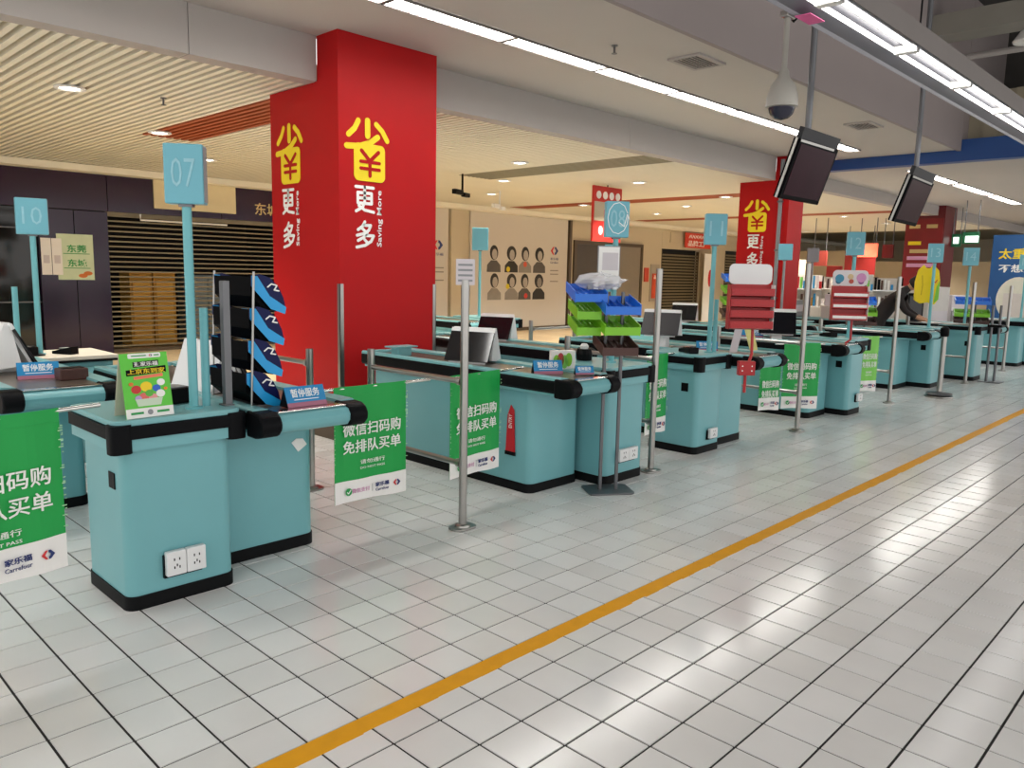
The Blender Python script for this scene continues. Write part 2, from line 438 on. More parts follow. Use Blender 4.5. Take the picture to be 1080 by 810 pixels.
# ------------------------------------------------------------------ cream wall fittings
def hanging(o): return o
t = thing('photo_panel', 'pale wall panel printed with two rows of black and white portraits', 'photo panel', (13.0, 12.59, 0))
MB().box(11.12, 12.54, .10, 14.88, 12.598, 3.055).build('board', PANELW, t, True, bevel=.004)
G = [mat('ink_%d' % k, c, .6, var=.15, scale=8) for k, c in enumerate(('#2a2522', '#55504b', '#8b847c', '#c8bfb4', '#1a1613', '#aaa198'))]
PORT = [(11.95, 0, 0), (12.6, 0, 1), (13.13, 0, 2), (13.70, 0, 3), (11.98, 1, 4), (12.62, 1, 5), (13.13, 1, 6), (13.70, 1, 7)]
ACC = {1: ('#d8c21e', -.12, .08), 2: ('#d0563a', 0, .22), 5: ('#d8c21e', -.15, .35), 6: ('#c83a30', .05, .1)}
for x, row, k in PORT:
    z = 1.56 - .72*row
    shirt = G[(k*2+1) % 3] if k not in (4, 5) else G[2]
    p = MB().prism([(x-.25, z), (x+.25, z), (x+.24, z+.18), (x+.1, z+.3), (x-.1, z+.3), (x-.24, z+.18)], 12.5365, 12.5398, 'y').build('portrait', shirt, t, True)
    MB().prism(ell(x, z+.50, .15 + .03*(k % 2), .19), 12.5350, 12.5364, 'y').build('hair', G[0 if k % 3 else 4], p, True)
    MB().prism(ell(x+.02, z+.46, .095, .135), 12.5334, 12.5349, 'y').build('face', G[5] if k != 7 else G[2], p, True)
    if k in ACC:
        c, dx, dz = ACC[k]; MB().prism(ell(x+dx, z+dz, .07, .07), 12.532, 12.5333, 'y').build('accent', mat('acc%d' % k, c, .5), p, True)
def brand_logo(parent, x, y, z, s, world=True):
    """blue and red two-arrow mark, facing -y"""
    a = MB(); a.prism([(x-.62*s, z), (x-.22*s, z+.42*s), (x-.02*s, z+.42*s), (x-.30*s, z), (x-.02*s, z-.42*s), (x-.22*s, z-.42*s)], y-.0012, y, 'y')
    a.build('emblem_red', REDINK, parent, world)
    b = MB(); b.prism([(x+.05*s, z+.44*s), (x+.25*s, z+.40*s), (x+.62*s, z), (x+.25*s, z-.40*s), (x+.05*s, z-.44*s), (x+.05*s, z-.20*s), (x+.22*s, z-.10*s), (x+.22*s, z+.10*s), (x+.05*s, z+.20*s)], y-.0012, y, 'y')
    b.build('emblem_blue', NAVY, parent, world)
brand_logo(t, 14.32, 12.539, 2.18, .26)
for xx, lt in ((14.32, t),):
    T('家乐福', lt, (xx-13, -.053, 1.96), .34, .07, NAVY); T('Carrefour', lt, (xx-13, -.053, 1.86), .34, .06, NAVY)
for z in (1.62, 1.52, 1.32): MB().box(14.16, 12.537, z, 14.5, 12.5395, z+.03).build('print_line', G[2], t, True)
t = thing('photo_panel', 'narrow slice of printed wall panel right beside the red column', 'photo panel', (9.9, 12.59, 0))
MB().box(8.2, 12.54, .10, 10.38, 12.598, 3.055).build('board', PANELW, t, True, bevel=.004)
brand_logo(t, 10.05, 12.539, 2.18, .26); T('家乐福', t, (.15, -.053, 1.96), .34, .07, NAVY)
for z in (1.62, 1.52, 1.32): MB().box(9.9, 12.537, z, 10.24, 12.5395, z+.03).build('print_line', G[2], t, True)

dr = thing('door_1', None, None, (16.9, 12.6, 0)); tag(dr, kind='structure')
MB().box(15.2, 12.54, 0, 15.32, 12.6, 2.52).box(18.5, 12.54, 0, 18.62, 12.6, 2.52).box(15.32, 12.54, 2.42, 18.5, 12.6, 2.52).build('door_frame', SKIRT, dr, True)
for x0, x1, m in ((15.32, 16.9, mat('door_dark', '#4a4440', .5)), (16.92, 18.5, mat('door_grey', '#857b6d', .5))):
    lf = MB().box(x0, 12.56, 0, x1, 12.598, 2.42).build('door_leaf', m, dr, True, bevel=.004)
MB().tube([(16.98, 12.53, .95), (16.98, 12.53, 1.25)], .015, 8).build('handle', STEEL, dr, True)
def shutter(x0, x1, z1, lab):
    t = thing('roller_shutter', lab, 'shutter', ((x0+x1)/2, 12.66, 0), 0, 'shutters in the cream wall')
    for xx in (x0, x1-.03): MB().box(xx, 12.62, 0, xx+.03, 12.72, z1).build('guide', SKIRT, t, True)
    for k in range(int(z1/.1)): MB().box(x0+.03, 12.64, .02+.1*k, x1-.03, 12.66, .075+.1*k).build('shutter_slat', SHUT, t, True)
shutter(19.79, 22.11, 2.40, 'closed slatted shutter right of the orange notices on the cream wall')
shutter(23.94, 25.56, 2.46, 'closed slatted shutter beside the second red column')
def poster(name, lab, x0, z0, x1, z1, m, lines=(), y=12.6, cat='poster'):
    t = thing(name, lab, cat, ((x0+x1)/2, y, z0))
    MB().box(x0, y-.03, z0, x1, y-.002, z1).build('sheet', m, t, True, bevel=.003)
    for body, fx, fz, w, h, mm in lines: T(body, t, (fx*(x1-x0), -.0315, fz*(z1-z0)), w, h, mm, bold=.015)
    return t
poster('wall_notice', 'tall orange-red framed notice beside the shutter', 19.12, .72, 19.62, 1.92, mat('notice_grey', '#a79c8c', .5))
poster('wall_notice', 'orange-red printed sheet inside the tall framed notice', 19.2, .82, 19.56, 1.62, mat('notice_orange', '#d8502e', .5), [('品牌', 0, .86, .22, .12, WHITEINK)], 12.568)
poster('wall_notice', 'small red notice left of the tall framed notice', 18.78, 1.35, 19.02, 1.8, mat('notice_red', '#c4442e', .5))
ss = poster('shop_sign', 'red shop sign with white lettering above the shutter', 20.95, 2.52, 22.6, 3.02, mat('sign_red', '#d23a26', .5), [('品牌工厂', 0, .3, 1.3, .2, WHITEINK)], 12.5, 'sign')
for k in range(6): MB().stroke([(-.6+.2*k, .33), (-.53+.2*k, .42), (-.47+.2*k, .34), (-.44+.2*k, .43)], .03, -.0315).build('script_mark', WHITEINK, ss)
poster('wall_box', 'pale square box fixed high on the cream wall', 20.2, 2.66, 20.8, 3.0, CREAMW, (), 12.6, 'wall box')
bn = poster('banner', 'white roll-up banner with a small red figure by the shutter', 22.1, .0, 22.85, 2.35, PAPER, (), 12.4)
MB().prism(ell(22.5, 1.5, .13, .3), 12.3655, 12.3695, 'y').build('print_figure', REDINK, bn, True)

# ================================================================== COLUMNS
def sheng(root, ox, y, oz, s):
    """the stylised yellow character with a red currency mark; unit box 1 wide, 1.1 tall"""
    P = lambda pts: [(ox+u*s, oz+v*s) for u, v in pts]
    g = MB()
    g.stroke(P([(.50, 1.06), (.50, .80)]), .115*s, y)
    g.stroke(P([(.30, 1.04), (.22, .90), (.09, .78)]), .10*s, y)
    g.stroke(P([(.69, 1.02), (.82, .92), (.93, .76)]), .10*s, y)
    g.stroke(P([(.72, .80), (.55, .68), (.32, .60), (.05, .58)]), .105*s, y)
    g.stroke(P([(.34, .60), (.27, .50)]), .12*s, y)
    g.prism([(ox+u*s, oz+v*s) for u, v in rrect(.20, 0, .88, .66, .10)], y-.0045, y, 'y')
    c = g.build('character', YELLOW, root)
    r = MB()
    r.stroke(P([(.36, .53), (.54, .36), (.73, .53)]), .07*s, y-.005)
    r.stroke(P([(.54, .36), (.54, .10)]), .07*s, y-.0055)
    r.stroke(P([(.34, .34), (.75, .34)]), .06*s, y-.006); r.stroke(P([(.34, .22), (.75, .22)]), .06*s, y-.006)
    r.build('currency_mark', RED, c)
GENG = [[(.05, .96), (.95, .96)], [(.15, .74), (.85, .74), (.85, .34), (.15, .34), (.15, .74)], [(.15, .54), (.85, .54)],
        [(.5, .96), (.5, .44), (.40, .20), (.06, .02)], [(.2, .24), (.5, .08), (.96, .02)]]
DUO = [[(.5, 1.0), (.38, .82), (.15, .68)], [(.45, .87), (.8, .87), (.70, .68), (.45, .54), (.1, .46)], [(.36, .74), (.5, .64)],
       [(.62, .58), (.45, .40), (.15, .26)], [(.58, .47), (.95, .47), (.82, .25), (.5, .08), (.08, .0)], [(.48, .31), (.62, .20)]]
def column(x0, y0, x1, y1, lab, faces, m=RED, ztop=3.549, yfas=4.12):
    t = thing('column', lab, 'column', (x0, y0, 0))
    MB().box(x0, y0, .22, x1, yfas, ztop).box(x0, yfas, .22, x1, y1, 3.168).build('shaft', m, t, True)
    MB().box(x0-.008, y0-.008, 0, x1+.008, y1+.008, .22).build('skirting', SKIRT, t, True)
    for f, width in faces:
        # a face frame: an empty-free part plane, lettering local to the face
        fr = MB().box(.02, .0005, .3, width-.02, .0025, .304).build('face_joint', m, t)
        if f == 'front': fr.location = (0, -.003, 0); off = .06
        else: fr.location = (-.003, y1-y0, 0); fr.rotation_euler = (0, 0, R(-90)); off = .10
        sheng(fr, off-.005, 0, 2.325, .49)
        cx = off+.205
        for oz, strokes in ((2.055, GENG), (1.745, DUO)):
            gl = MB()
            for st in strokes: gl.stroke([(cx-.105+.21*u, oz+.225*v) for u, v in st], .027, 0)
            gl.build('lettering', WHITEINK, fr)
        T('Saving More', fr, (cx+.165, -.001, 2.005), .50, .065, WHITEINK, bold=.012, roll=90)
    return t
column(1.466, 3.80, 2.56, 4.94, 'big red square column with yellow and white lettering behind the checkouts', [('front', 1.09), ('left', 1.14)])
column(10.24, 3.86, 10.79, 4.76, 'second red column with yellow lettering, further along the row', [('left', .9)])
c1 = [o for o in bpy.data.objects if o.name == 'column'][0]
for x0, x1, xf in ((1.460, 1.4655, 1.50), (2.5605, 2.566, 2.526)):
    MB().box(x0, 3.794, .22, x1, 3.835, 1.42).box(min(x0, xf), 3.794, .22, max(x1, xf), 3.7995, 1.42).build('corner_guard', STEEL, c1, True)
t3 = column(19.0, 3.95, 19.94, 4.85, 'dark red poster-clad column at the far end of the checkouts', [], REDDK)
pn = MB().box(18.985, 3.97, .3, 18.999, 4.84, 3.1).build('poster_sheet', mat('poster_red', '#7d0c14', .4, var=.1), t3, True)
for k, (z, y0, y1, m) in enumerate(((2.86, 4.5, 4.75, GOLD), (2.86, 4.1, 4.35, GOLD), (2.45, 4.45, 4.75, YELLOW), (2.25, 4.2, 4.7, GOLD), (2.08, 4.15, 4.75, PINKINK), (1.9, 4.1, 4.75, PINKINK))):
    MB().box(18.980, y0, z, 18.984, y1, z+.09).build('print_line', m, pn, True)
cdt = thing('conduit', 'grey cable conduit running down the second red column', 'conduit', (10.2, 3.99, 0))
MB().box(10.205, 3.97, .9, 10.238, 4.03, 3.5).build('cover', GREYP, cdt, True, bevel=.003)
for z in (1.2, 2.0, 2.8): MB().box(10.2, 3.955, z, 10.239, 4.045, z+.03).build('clip', STEELD, cdt, True)

# ================================================================== LIGHT FITTINGS
def troffer(x0, x1, y0, y1, z, lab, grp):
    t = thing('ceiling_light', lab, 'ceiling light', ((x0+x1)/2, (y0+y1)/2, z), 0, grp)
    MB().box(x0, y0, z-.02, x1, y0+.012, z).box(x0, y1-.012, z-.02, x1, y1, z).box(x0, y0+.012, z-.02, x0+.012, y1-.012, z).box(x1-.012, y0+.012, z-.02, x1, y1-.012, z).build('frame', LAMPG, t, True)
    MB().box(x0+.013, y0+.013, z-.008, x1-.013, y1-.013, z-.002).build('diffuser', LIGHT, t, True)
    lv = MB(); n = 15
    for k in range(1, n): lv.box(x0+(x1-x0)*k/n-.004, y0+.013, z-.02, x0+(x1-x0)*k/n+.004, y1-.013, z-.009)
    lv.box(x0+.013, (y0+y1)/2-.004, z-.02, x1-.013, (y0+y1)/2+.004, z-.009)
    lv.build('louvre', CHROME, t, True)
ORD = ['first', 'second', 'third', 'fourth', 'fifth', 'sixth', 'seventh', 'eighth', 'ninth', 'tenth', 'eleventh', 'twelfth', 'thirteenth']
for k in range(-4, 7):
    x0 = 1.30 + 1.285*k
    lab = 'bright louvred ceiling light in the row over the checkouts, %s from the beam end' % ORD[6-k]
    troffer(x0+.01, x0+1.275, 2.77, 2.98, 3.548, lab, 'louvred ceiling lights over the checkouts')
for k in range(3):
    x0 = 11.9 + 1.6*k*1.6
    troffer(x0, x0+2.3, 2.40, 2.62, 3.398, 'long far ceiling light beyond the blue beam, %s from it' % ORD[k], 'far ceiling lights')
def pendant():
    t = thing('pendant_lamp', 'long double-tube fluorescent lamp hanging in a run over the aisle', 'pendant lamp', (4, -.19, 3.0))
    x0, x1 = -3.0, 21.4
    MB().prism([(-.01, 3.0), (-.02, 3.02), (-.10, 3.05), (-.29, 3.05), (-.34, 3.02), (-.345, 2.99), (-.36, 2.99), (-.36, 3.11), (-.30, 3.14), (-.06, 3.14), (0, 3.03)], x0, x1, 'x').build('housing', mat('lamp_reflector', '#55545a', .4), t, True)
    MB().box(x0, -.366, 2.99, x1, -.3605, 3.115).build('side_panel', LAMPG, t, True)
    n = 20
    for k in range(n):
        a = x0 + 1.22*k; 
        for y in (-.285, -.175):
            tb = MB().tube([(a+.03, y, 3.014), (a+1.19, y, 3.014)], .013, 8).build('tube', PLIGHT, t, True)
        MB().box(a-.03, -.30, 3.0, a+.03, -.16, 3.049).build('lamp_holder', LAMPW, t, True)
    for x in (1.2, 3.4, 6.5, 9.5, 12.6): MB().tube([(x, -.2, 3.14), (x, -.2, 5.0 if 3.8<x<7 else 5.74)], .006, 5).build('hanging_wire', BLACKP, t, True)
    MB().box(1.93, -.105, 2.994, 2.12, -.015, 2.9985).build('pink_sticker', mat('pink_sticker', '#e0609a', .5), t, True)
pendant()
dk = 0
for row, (y, off) in enumerate(((6.14, .1), (7.95, 1.65), (9.83, .1+3.03))):
    for k in range((9, 4, 8)[row]):
        x = off + (3.03 if row != 1 else 6.0)*k
        lab = 'small round downlight in the slatted ceiling, %s in the %s row from the front' % (ORD[k], ORD[row])
        t = thing('downlight', lab, 'downlight', (x, y, 3.165), 0, 'downlights in the slatted ceiling')
        MB().lathe([(.085, 0), (.135, 0), (.135, -.012), (.10, -.016), (.085, -.004)], 20).build('trim_ring', WHITEP, t, smooth=True)
        MB().lathe([(.001, -.006), (.084, -.006), (.084, -.001), (.001, -.001)], 20).build('lens', DLIGHT, t)
        ld = bpy.data.lights.new('beam', 'SPOT'); ld.energy = DOWN_W; ld.color = (1, .93, .82); ld.spot_size = R(112); ld.spot_blend = .6; ld.shadow_soft_size = .06
        lo = bpy.data.objects.new('beam', ld); COL.objects.link(lo); lo.parent = t; lo.location = (0, 0, -.03)
# sprinklers and vents
def sprinkler(x, y, z, lab):
    t = thing('sprinkler', lab, 'sprinkler', (x, y, z))
    MB().lathe([(.03, 0), (.03, -.006), (.01, -.008), (.01, -.06), (.014, -.065)], 10).build('stem', STEELD, t)
    MB().lathe([(.002, -.066), (.026, -.066), (.026, -.07), (.002, -.07)], 10).build('deflector', STEELD, t)
sprinkler(3.35, 2.32, 3.549, 'small sprinkler head on the white ceiling beside the lights')
sprinkler(6.6, 2.35, 3.549, 'small sprinkler head on the white ceiling past the vent')
sprinkler(.86, 5.9, 3.169, 'small sprinkler head below the slatted ceiling near a downlight')
def vent(x, y, lab):
    t = thing('ceiling_vent', lab, 'vent', (x, y, 3.549))
    MB().box(-.24, -.17, -.02, .24, -.13, 0).box(-.24, .13, -.02, .24, .17, 0).box(-.24, -.13, -.02, -.2, .13, 0).box(.2, -.13, -.02, .24, .13, 0).build('frame', FASCIA, t)
    MB().box(-.2, -.13, -.004, .2, .13, -.001).build('opening', DARK, t)
    for k in range(7): MB().prism([(-.13+.037*k, -.018), (-.115+.037*k, -.018), (-.1+.037*k, -.005), (-.115+.037*k, -.005)], -.2, .2, 'x').build('slat', FASCIA, t)
vent(4.24, 2.03, 'square louvred air vent in the ceiling near the dome camera')
vent(8.3, 2.0, 'further air vent in the white ceiling above the hanging screen')

# ================================================================== HANGING SCREENS AND CAMERAS
def tv(x, y, ztop, w, h, rz, lab, ptop):
    t = thing('hanging_screen', lab, 'screen', (x, y, ztop), rz, 'screens hanging over the aisle')
    s = math.sin(R(18)); c = math.cos(R(18))
    body = MB().box(-w/2, 0, -h, w/2, .06, 0).build('casing', TVC, t, bevel=.008); body.rotation_euler = (R(18), 0, 0)
    MB().box(-w/2+.035, -.003, -h+.035, w/2-.035, 0, -.035).build('screen', TVS, body)
    MB().box(-w/2-.006, .02, -h, -w/2-.001, .04, 0).build('trim_strip', STEEL, body)
    MB().box(-w/2+.02, .01, .0, w/2-.02, .05, .085).build('bracket_cover', mat('bracket_dark', '#3a3a3c', .5, spec=.1), body)
    MB().box(-w/2+.01, -.006, -.022, w/2-.1, -.001, -.004).build('glare_strip', STEEL, body)
    MB().tube([(-.14, .05, .06), (-.14, .05, ptop-ztop)], .025, 10).build('pole', STEELD, t)
tv(3.81, .60, 2.60, .72, .46, 0, 'black screen hanging on a pole nearest the dome camera', 5.2)
tv(6.22, .56, 2.56, .86, .46, 4, 'black screen hanging on a pole further along the aisle', 5.74)
t = thing('dome_camera', 'white dome security camera hanging from the ceiling on a short pole', 'camera', (3.1, .6, 2.68))
MB().lathe([(.02, .78), (.02, .36), (.035, .34), (.04, .30), (.085, .24), (.11, .16), (.115, .09), (.10, .085)], 20).build('housing', mat('dome_housing', '#aaa69e', .4), t, smooth=True)
MB().lathe([(.002, .0), (.05, .012), (.08, .04), (.095, .084)], 20).build('dome', mat('dome_glass', '#2a2a3a', .06), t, smooth=True)
MB().box(-.06, -.03, .70, .06, .03, .74).build('clamp', STEEL, t, bevel=.006)
MB().tube([(.01, 0, .74), (0, 0, 3.1)], .022, 8).build('pole', STEELD, t)
MB().tube([(0, -.02, .78), (.05, -.05, .88), (.12, -.06, .86), (.15, -.03, .76), (.10, 0, .70), (.03, 0, .72)], .008, 6).build('cable', BLACKP, t)
for x, y, m, lab in ((6.62, 7.9, BLACKP, 'dark security camera hanging under the slatted ceiling'), (8.9, 9.3, WHITEP, 'white security camera hanging under the slatted ceiling')):
    t = thing('wall_camera', lab, 'camera', (x, y, 2.9), 20)
    MB().tube([(0, 0, .27), (0, 0, .0)], .018, 8).build('drop_rod', m, t)
    MB().box(-.30, -.04, -.08, -.02, .04, 0).build('body', m, t, bevel=.012)
    MB().box(.02, -.04, -.1, .22, .04, -.03).build('body', m, t, bevel=.012)
t = thing('speaker', 'white cone loudspeaker hanging under the high roof', 'speaker', (7.6, .1, 4.1))
MB().lathe([(.03, .12), (.06, .10), (.13, 0), (.12, -.02), (.01, -.03)], 16).build('cone', LAMPW, t, smooth=True)
MB().tube([(0, 0, .1), (0, 0, 1.64)], .006, 5).build('wire', BLACKP, t)
t = thing('beam_lamp', 'thin unlit batten lamp hanging under the dark roof', 'batten lamp', (10.6, -.2, 4.2))
MB().box(-.03, -1.6, -.03, .03, .55, .03).build('batten', CORR, t, bevel=.004)
for y in (-1, .3): MB().tube([(0, y, .03), (0, y, 1.54)], .005, 5).build('wire', BLACKP, t)

# ================================================================== CHECKOUT COUNTERS
CG = 'teal checkout counters'
def belt_unit(t, dx0, dx1, dy0, dy1, bx0, bx1, by0, conv=.55):
    MB().prism(rrect(bx0, by0, bx1, dy1-.06, .055), .06, .745, 'z').build('belt_body', TEAL, t, True, smooth=True)
    MB().prism(rrect(bx0-.006, by0-.006, bx1+.006, dy1-.054, .058), 0, .065, 'z').build('kick_plate', KICK, t, True, smooth=True)
    MB().box(dx0+.02, dy0+.12, .735, dx1-.02, dy1-.02, .765).build('under_tray', TEAL, t, True, bevel=.006)
    for s, x in ((1, dx0), (-1, dx1)):
        MB().prism([(x, .772), (x+s*.012, .755), (x+s*.05, .755), (x+s*.05, .842), (x+s*.008, .842), (x, .83)], dy0+.11, dy1, 'y').build('bumper', BLACK, t, True)
        MB().prism([(x+s*.004, .8425), (x+s*.085, .8425), (x+s*.085, .860), (x+s*.016, .868), (x+s*.004, .858)], dy0+.11, dy1, 'y').build('rail', TEALTOP, t, True)
    MB().box(dx0+.086, dy1-.06, .75, dx1-.086, dy1, .866).build('end_rail', TEALTOP, t, True, bevel=.006)
    prof = [(dy0+.15, .845), (dy0+.06, .845), (dy0+.022, .832), (dy0+.003, .805), (dy0+.006, .775), (dy0+.03, .748), (dy0+.08, .737), (dy0+.15, .737)]
    MB().prism(prof, dx0+.095, dx1-.095, 'x').build('front_lip', TEAL, t, True, smooth=True)
    cap = [(dy0+.16, .858), (dy0+.05, .856), (dy0+.012, .838), (dy0-.010, .805), (dy0-.006, .770), (dy0+.024, .738), (dy0+.08, .726), (dy0+.16, .728)]
    MB().prism(cap, dx0-.008, dx0+.10, 'x').build('corner_cap', BLACK, t, True, bevel=.012)
    MB().prism(cap, dx1-.10, dx1+.008, 'x').build('corner_cap', BLACK, t, True, bevel=.012)
    MB().box(dx0+.10, dy0+.04, .8455, dx1-.10, dy0+.10, .852).build('edge_strip', CHROME, t, True, bevel=.002)
    mid = dy0 + .1 + (dy1-dy0)*conv
    MB().box(dx0+.086, dy0+.10, .80, dx1-.086, mid-.02, .846).build('deck_plate', DECK, t, True, bevel=.003)
    MB().box(dx0+.095, mid, .80, dx1-.095, dy1-.065, .843).build('conveyor', CONV, t, True, bevel=.006)
def stand_unit(t, x0, x1, y0, y1, socket=None, slot=True):
    MB().prism(rrect(x0, y0, x1, y1, .05), .06, .75, 'z').build('stand_body', TEAL, t, True, smooth=True)
    MB().prism(rrect(x0-.006, y0-.006, x1+.006, y1+.006, .053), 0, .065, 'z').build('kick_plate', KICK, t, True, smooth=True)
    MB().prism(rrect(x0-.04, y0-.04, x1+.04, y1+.04, .04), .742, .795, 'z').build('lip', TEAL, t, True, smooth=True)
    MB().prism(rrect(x0-.05, y0-.05, x1+.05, y1+.05, .045), .7955, .852, 'z').build('bumper', BLACK, t, True, smooth=True)
    MB().prism(rrect(x0-.04, y0-.04, x1+.04, y1+.04, .04), .8525, .880, 'z').build('worktop', TEALTOP, t, True, bevel=.005)
    for x, s in ((x0, -1), (x1, 1)):
        a, b = sorted((x+s*.058, x-s*.035))
        MB().prism(rrect(a, y0-.058, b, y0+.03, .03), .735, .862, 'z').build('corner_cap', BLACK, t, True, smooth=True)
    if slot:
        MB().box(x0-.006, y0+.09, .55, x0-.0005, y0+.16, .625).build('lock_plate', BLACKP, t, True, bevel=.002)
    if socket:
        a, b, z0, z1 = socket
        MB().box(a-.003, y0-.02, z0-.012, b-.012, y0-.0005, z1-.02).build('socket_box', BLACKP, t, True)
        n = 2 if (b-a) > .15 else 1; w = (b-a)/n
        for k in range(n):
            pl = MB().box(a+w*k+.001, y0-.045, z0, a+w*(k+1)-.001, y0-.012, z1).build('socket', WHITEP, t, True, bevel=.006)
            cx, cz = a+w*(k+.5), (z0+z1)/2
            for dx, dz in ((-.012, .02), (.012, .02), (-.012, -.018), (.012, -.018), (0, -.008)):
                MB().box(cx+dx-.0025, y0-.0462, cz+dz-.006, cx+dx+.0025, y0-.0452, cz+dz+.006).build('pin_hole', BLACKP, pl, True)
def counter(lab, belt=None, stand=None, socket=None, slot=True):
    a = belt or None
    x = (a[0]+a[1])/2 if a else (stand[0]+stand[1])/2
    y = a[6] if a else stand[2]
    t = thing('checkout_counter', lab, 'checkout', (x, y, 0), 0, CG)
    if belt: belt_unit(t, *belt)
    if stand: stand_unit(t, *stand, socket=socket, slot=slot)
    return t
c07 = counter('nearest teal checkout counter under the 07 sign, with green tent card', (-.66, -.07, 1.25, 3.55, -.70, -.142, 1.66), (-1.247, -.745, 1.41, 1.92), (-1.09, -.905, .135, .25))
c08 = counter('teal checkout counter with a red strap on its side and blue and green trays', (1.42, 1.93, 1.08, 3.42, 1.498, 2.03, 1.515), (2.075, 2.565, 1.30, 1.80), (2.21, 2.44, .16, .255), False)
c11 = counter('teal checkout counter under the 11 sign with a red rack in front', (3.97, 4.52, 1.08, 3.4, 3.955, 4.46, 1.468), (3.476, 3.90, 1.385, 1.88), (3.665, 3.79, .125, .215))
c12 = counter('teal checkout counter behind the tall pole with flag, under the 12 sign', (5.96, 6.50, 1.10, 3.4, 6.046, 6.54, 1.50), (6.585, 6.99, 1.28, 1.8), (6.80, 6.93, .15, .24))
c13 = counter('teal checkout counter below the hanging yellow vest', (9.26, 9.86, 1.25, 2.7, 9.376, 9.95, 1.70), (9.965, 10.45, 1.395, 1.9))
c14 = counter('teal checkout counter just past the yellow vest, beside a wire gate', (11.97, 12.5, 1.0, 2.95, 11.95, 12.45, 1.40), (11.45, 11.91, 1.20, 1.72))
c15 = counter('farthest teal checkout counter in the front row at the frame edge', (14.55, 15.1, .95, 3.3, 14.62, 15.08, 1.25), (15.15, 15.6, 1.15, 1.7))
# back row
bl = counter('teal checkout counter at the left frame edge behind the torn green flag', (-1.38, -.77, 2.70, 4.35, -1.33, -.815, 3.27))
bmid = counter('teal checkout counter with a brown belt behind the white terminal', (2.93, 3.42, 2.45, 4.6, 2.98, 3.38, 2.9))
bm2 = counter('teal back row checkout counter left of the green trays', (7.6, 8.2, 3.3, 5.6, 7.66, 8.14, 3.75), (8.3, 8.75, 3.5, 4.0), None, False)
bm3 = counter('teal back row checkout counter in front of the second red column', (9.0, 9.5, 2.75, 3.78, 9.05, 9.45, 2.9), (9.6, 10.05, 3.25, 3.75), None, False)
bm4 = counter('teal back row checkout counter behind the 12 counter', (7.3, 7.85, 1.95, 3.1, 7.35, 7.8, 2.2))
bm5 = counter('teal back row checkout counter far behind the yellow vest', (11.2, 11.8, 2.9, 5.2, 11.26, 11.74, 3.3), (11.9, 12.35, 3.1, 3.7), None, False)
bm6 = counter('teal back row checkout counter with paper notices by the back terminal', (4.9, 5.5, 5.9, 7.9, 4.95, 5.45, 6.3), (5.6, 6.05, 6.0, 6.9), None, False)
# desk with drawers under the 10 sign
t = thing('drawer_desk', 'low teal desk with drawers at the back under the 10 sign', 'desk', (-.7, 4.7, 0))
MB().box(-1.3, 4.45, .0, -.22, 5.0, .80).build('body', TEAL, t, True, bevel=.01)
MB().box(-1.34, 4.40, .80, -.18, 5.05, .815).build('edge_band', BLACK, t, True)
MB().box(-1.33, 4.41, .8155, -.19, 5.04, .845).build('worktop', BEIGE, t, True, bevel=.005)
for x0, x1 in ((-.98, -.66), (-.58, -.26)):
    d = MB().box(x0, 4.43, .55, x1, 4.449, .76).build('drawer', TEALTOP, t, True, bevel=.004)
    MB().box(x0+.06, 4.425, .62, x1-.06, 4.4299, .72).build('recess', TEAL, d, True)
    MB().tube([(x0+.13, 4.42, .645), (x1-.13, 4.42, .645)], .008, 6).build('handle', BLACKP, d, True)

# ================================================================== LANE SIGNS
SG = 'lane number signs on teal posts'
FADE = mat('faded_numeral', '#94c6d2', .5, var=.15, scale=30)
def lane_sign(x, y, zb, num, lab, w=.19, h=.26, rz=-45, short=None, ztop=2.09, post=TEALPOST, face=TEALSIGN):
    t = thing('lane_sign', lab, 'lane sign', (x, y, zb), 0, SG)
    zs = ztop-h-zb
    MB().tube([(0, 0, .0), (0, 0, zs+.01)], .021, 12).build('post', post, t, smooth=True)
    MB().lathe([(.04, 0), (.04, .008), (.022, .012)], 14).build('flange', post, t)
    if short:
        MB().tube([(short[0], short[1], .0), (short[0], short[1], short[2])], .02, 12).build('short_post', post, t, smooth=True)
    b = MB().box(-w/2, -.04, zs, w/2, .04, zs+h).build('sign_box', face, t, bevel=.006); b.rotation_euler = (0, 0, R(rz))
    MB().box(w/2+.0005, -.03, zs+.01, w/2+.003, .03, zs+h-.01).build('side_strip', GREYP, b)
    MB().box(-.03, -.025, zs-.012, .03, .025, zs).build('bracket', STEELD, b)
    if num: T(num, b, (0, -.0415, zs+h*.52), w*.62, h*.48, FADE, bold=-.005, name='numeral')
    return t
lane_sign(-.88, 1.50, .88, '07', 'nearest lane sign, reading 07 on a teal post', .17, .265, -38, (.08, .04, .47))
s8 = lane_sign(2.38, 1.5, .88, '08', 'lane sign scrawled with a white outline, above blue trays', .175, .265, -40)
lane_sign(3.76, 1.46, .88, '11', 'lane sign reading 11 on a teal post with a short post', .185, .265, -50, (.09, .0, .47))
lane_sign(6.83, 1.42, .88, '12', 'lane sign with a faded 12 above the striped red rack', .19, .265, -62)
lane_sign(10.05, 1.5, .88, '13', 'lane sign on the post where the yellow vest hangs', .20, .27, -68)
lane_sign(11.68, 1.45, .88, '14', 'lane sign just right of the yellow vest post', .22, .28, -70)
lane_sign(15.3, 1.4, .88, '15', 'lane sign at the right frame edge before the blue poster', .24, .28, -75)
lane_sign(-.66, 4.72, .845, '10', 'lane sign reading 10 in front of the purple shop', .21, .27, -10, (-.14, .02, .52), 2.03)
lane_sign(5.72, 6.5, .88, '', 'blank lane sign in front of the portrait panel', .24, .33, -45, None, 2.2)
lane_sign(9.80, 3.66, .88, '', 'small lane sign in front of the second red column', .22, .26, -55, None, 2.1, GREYP)
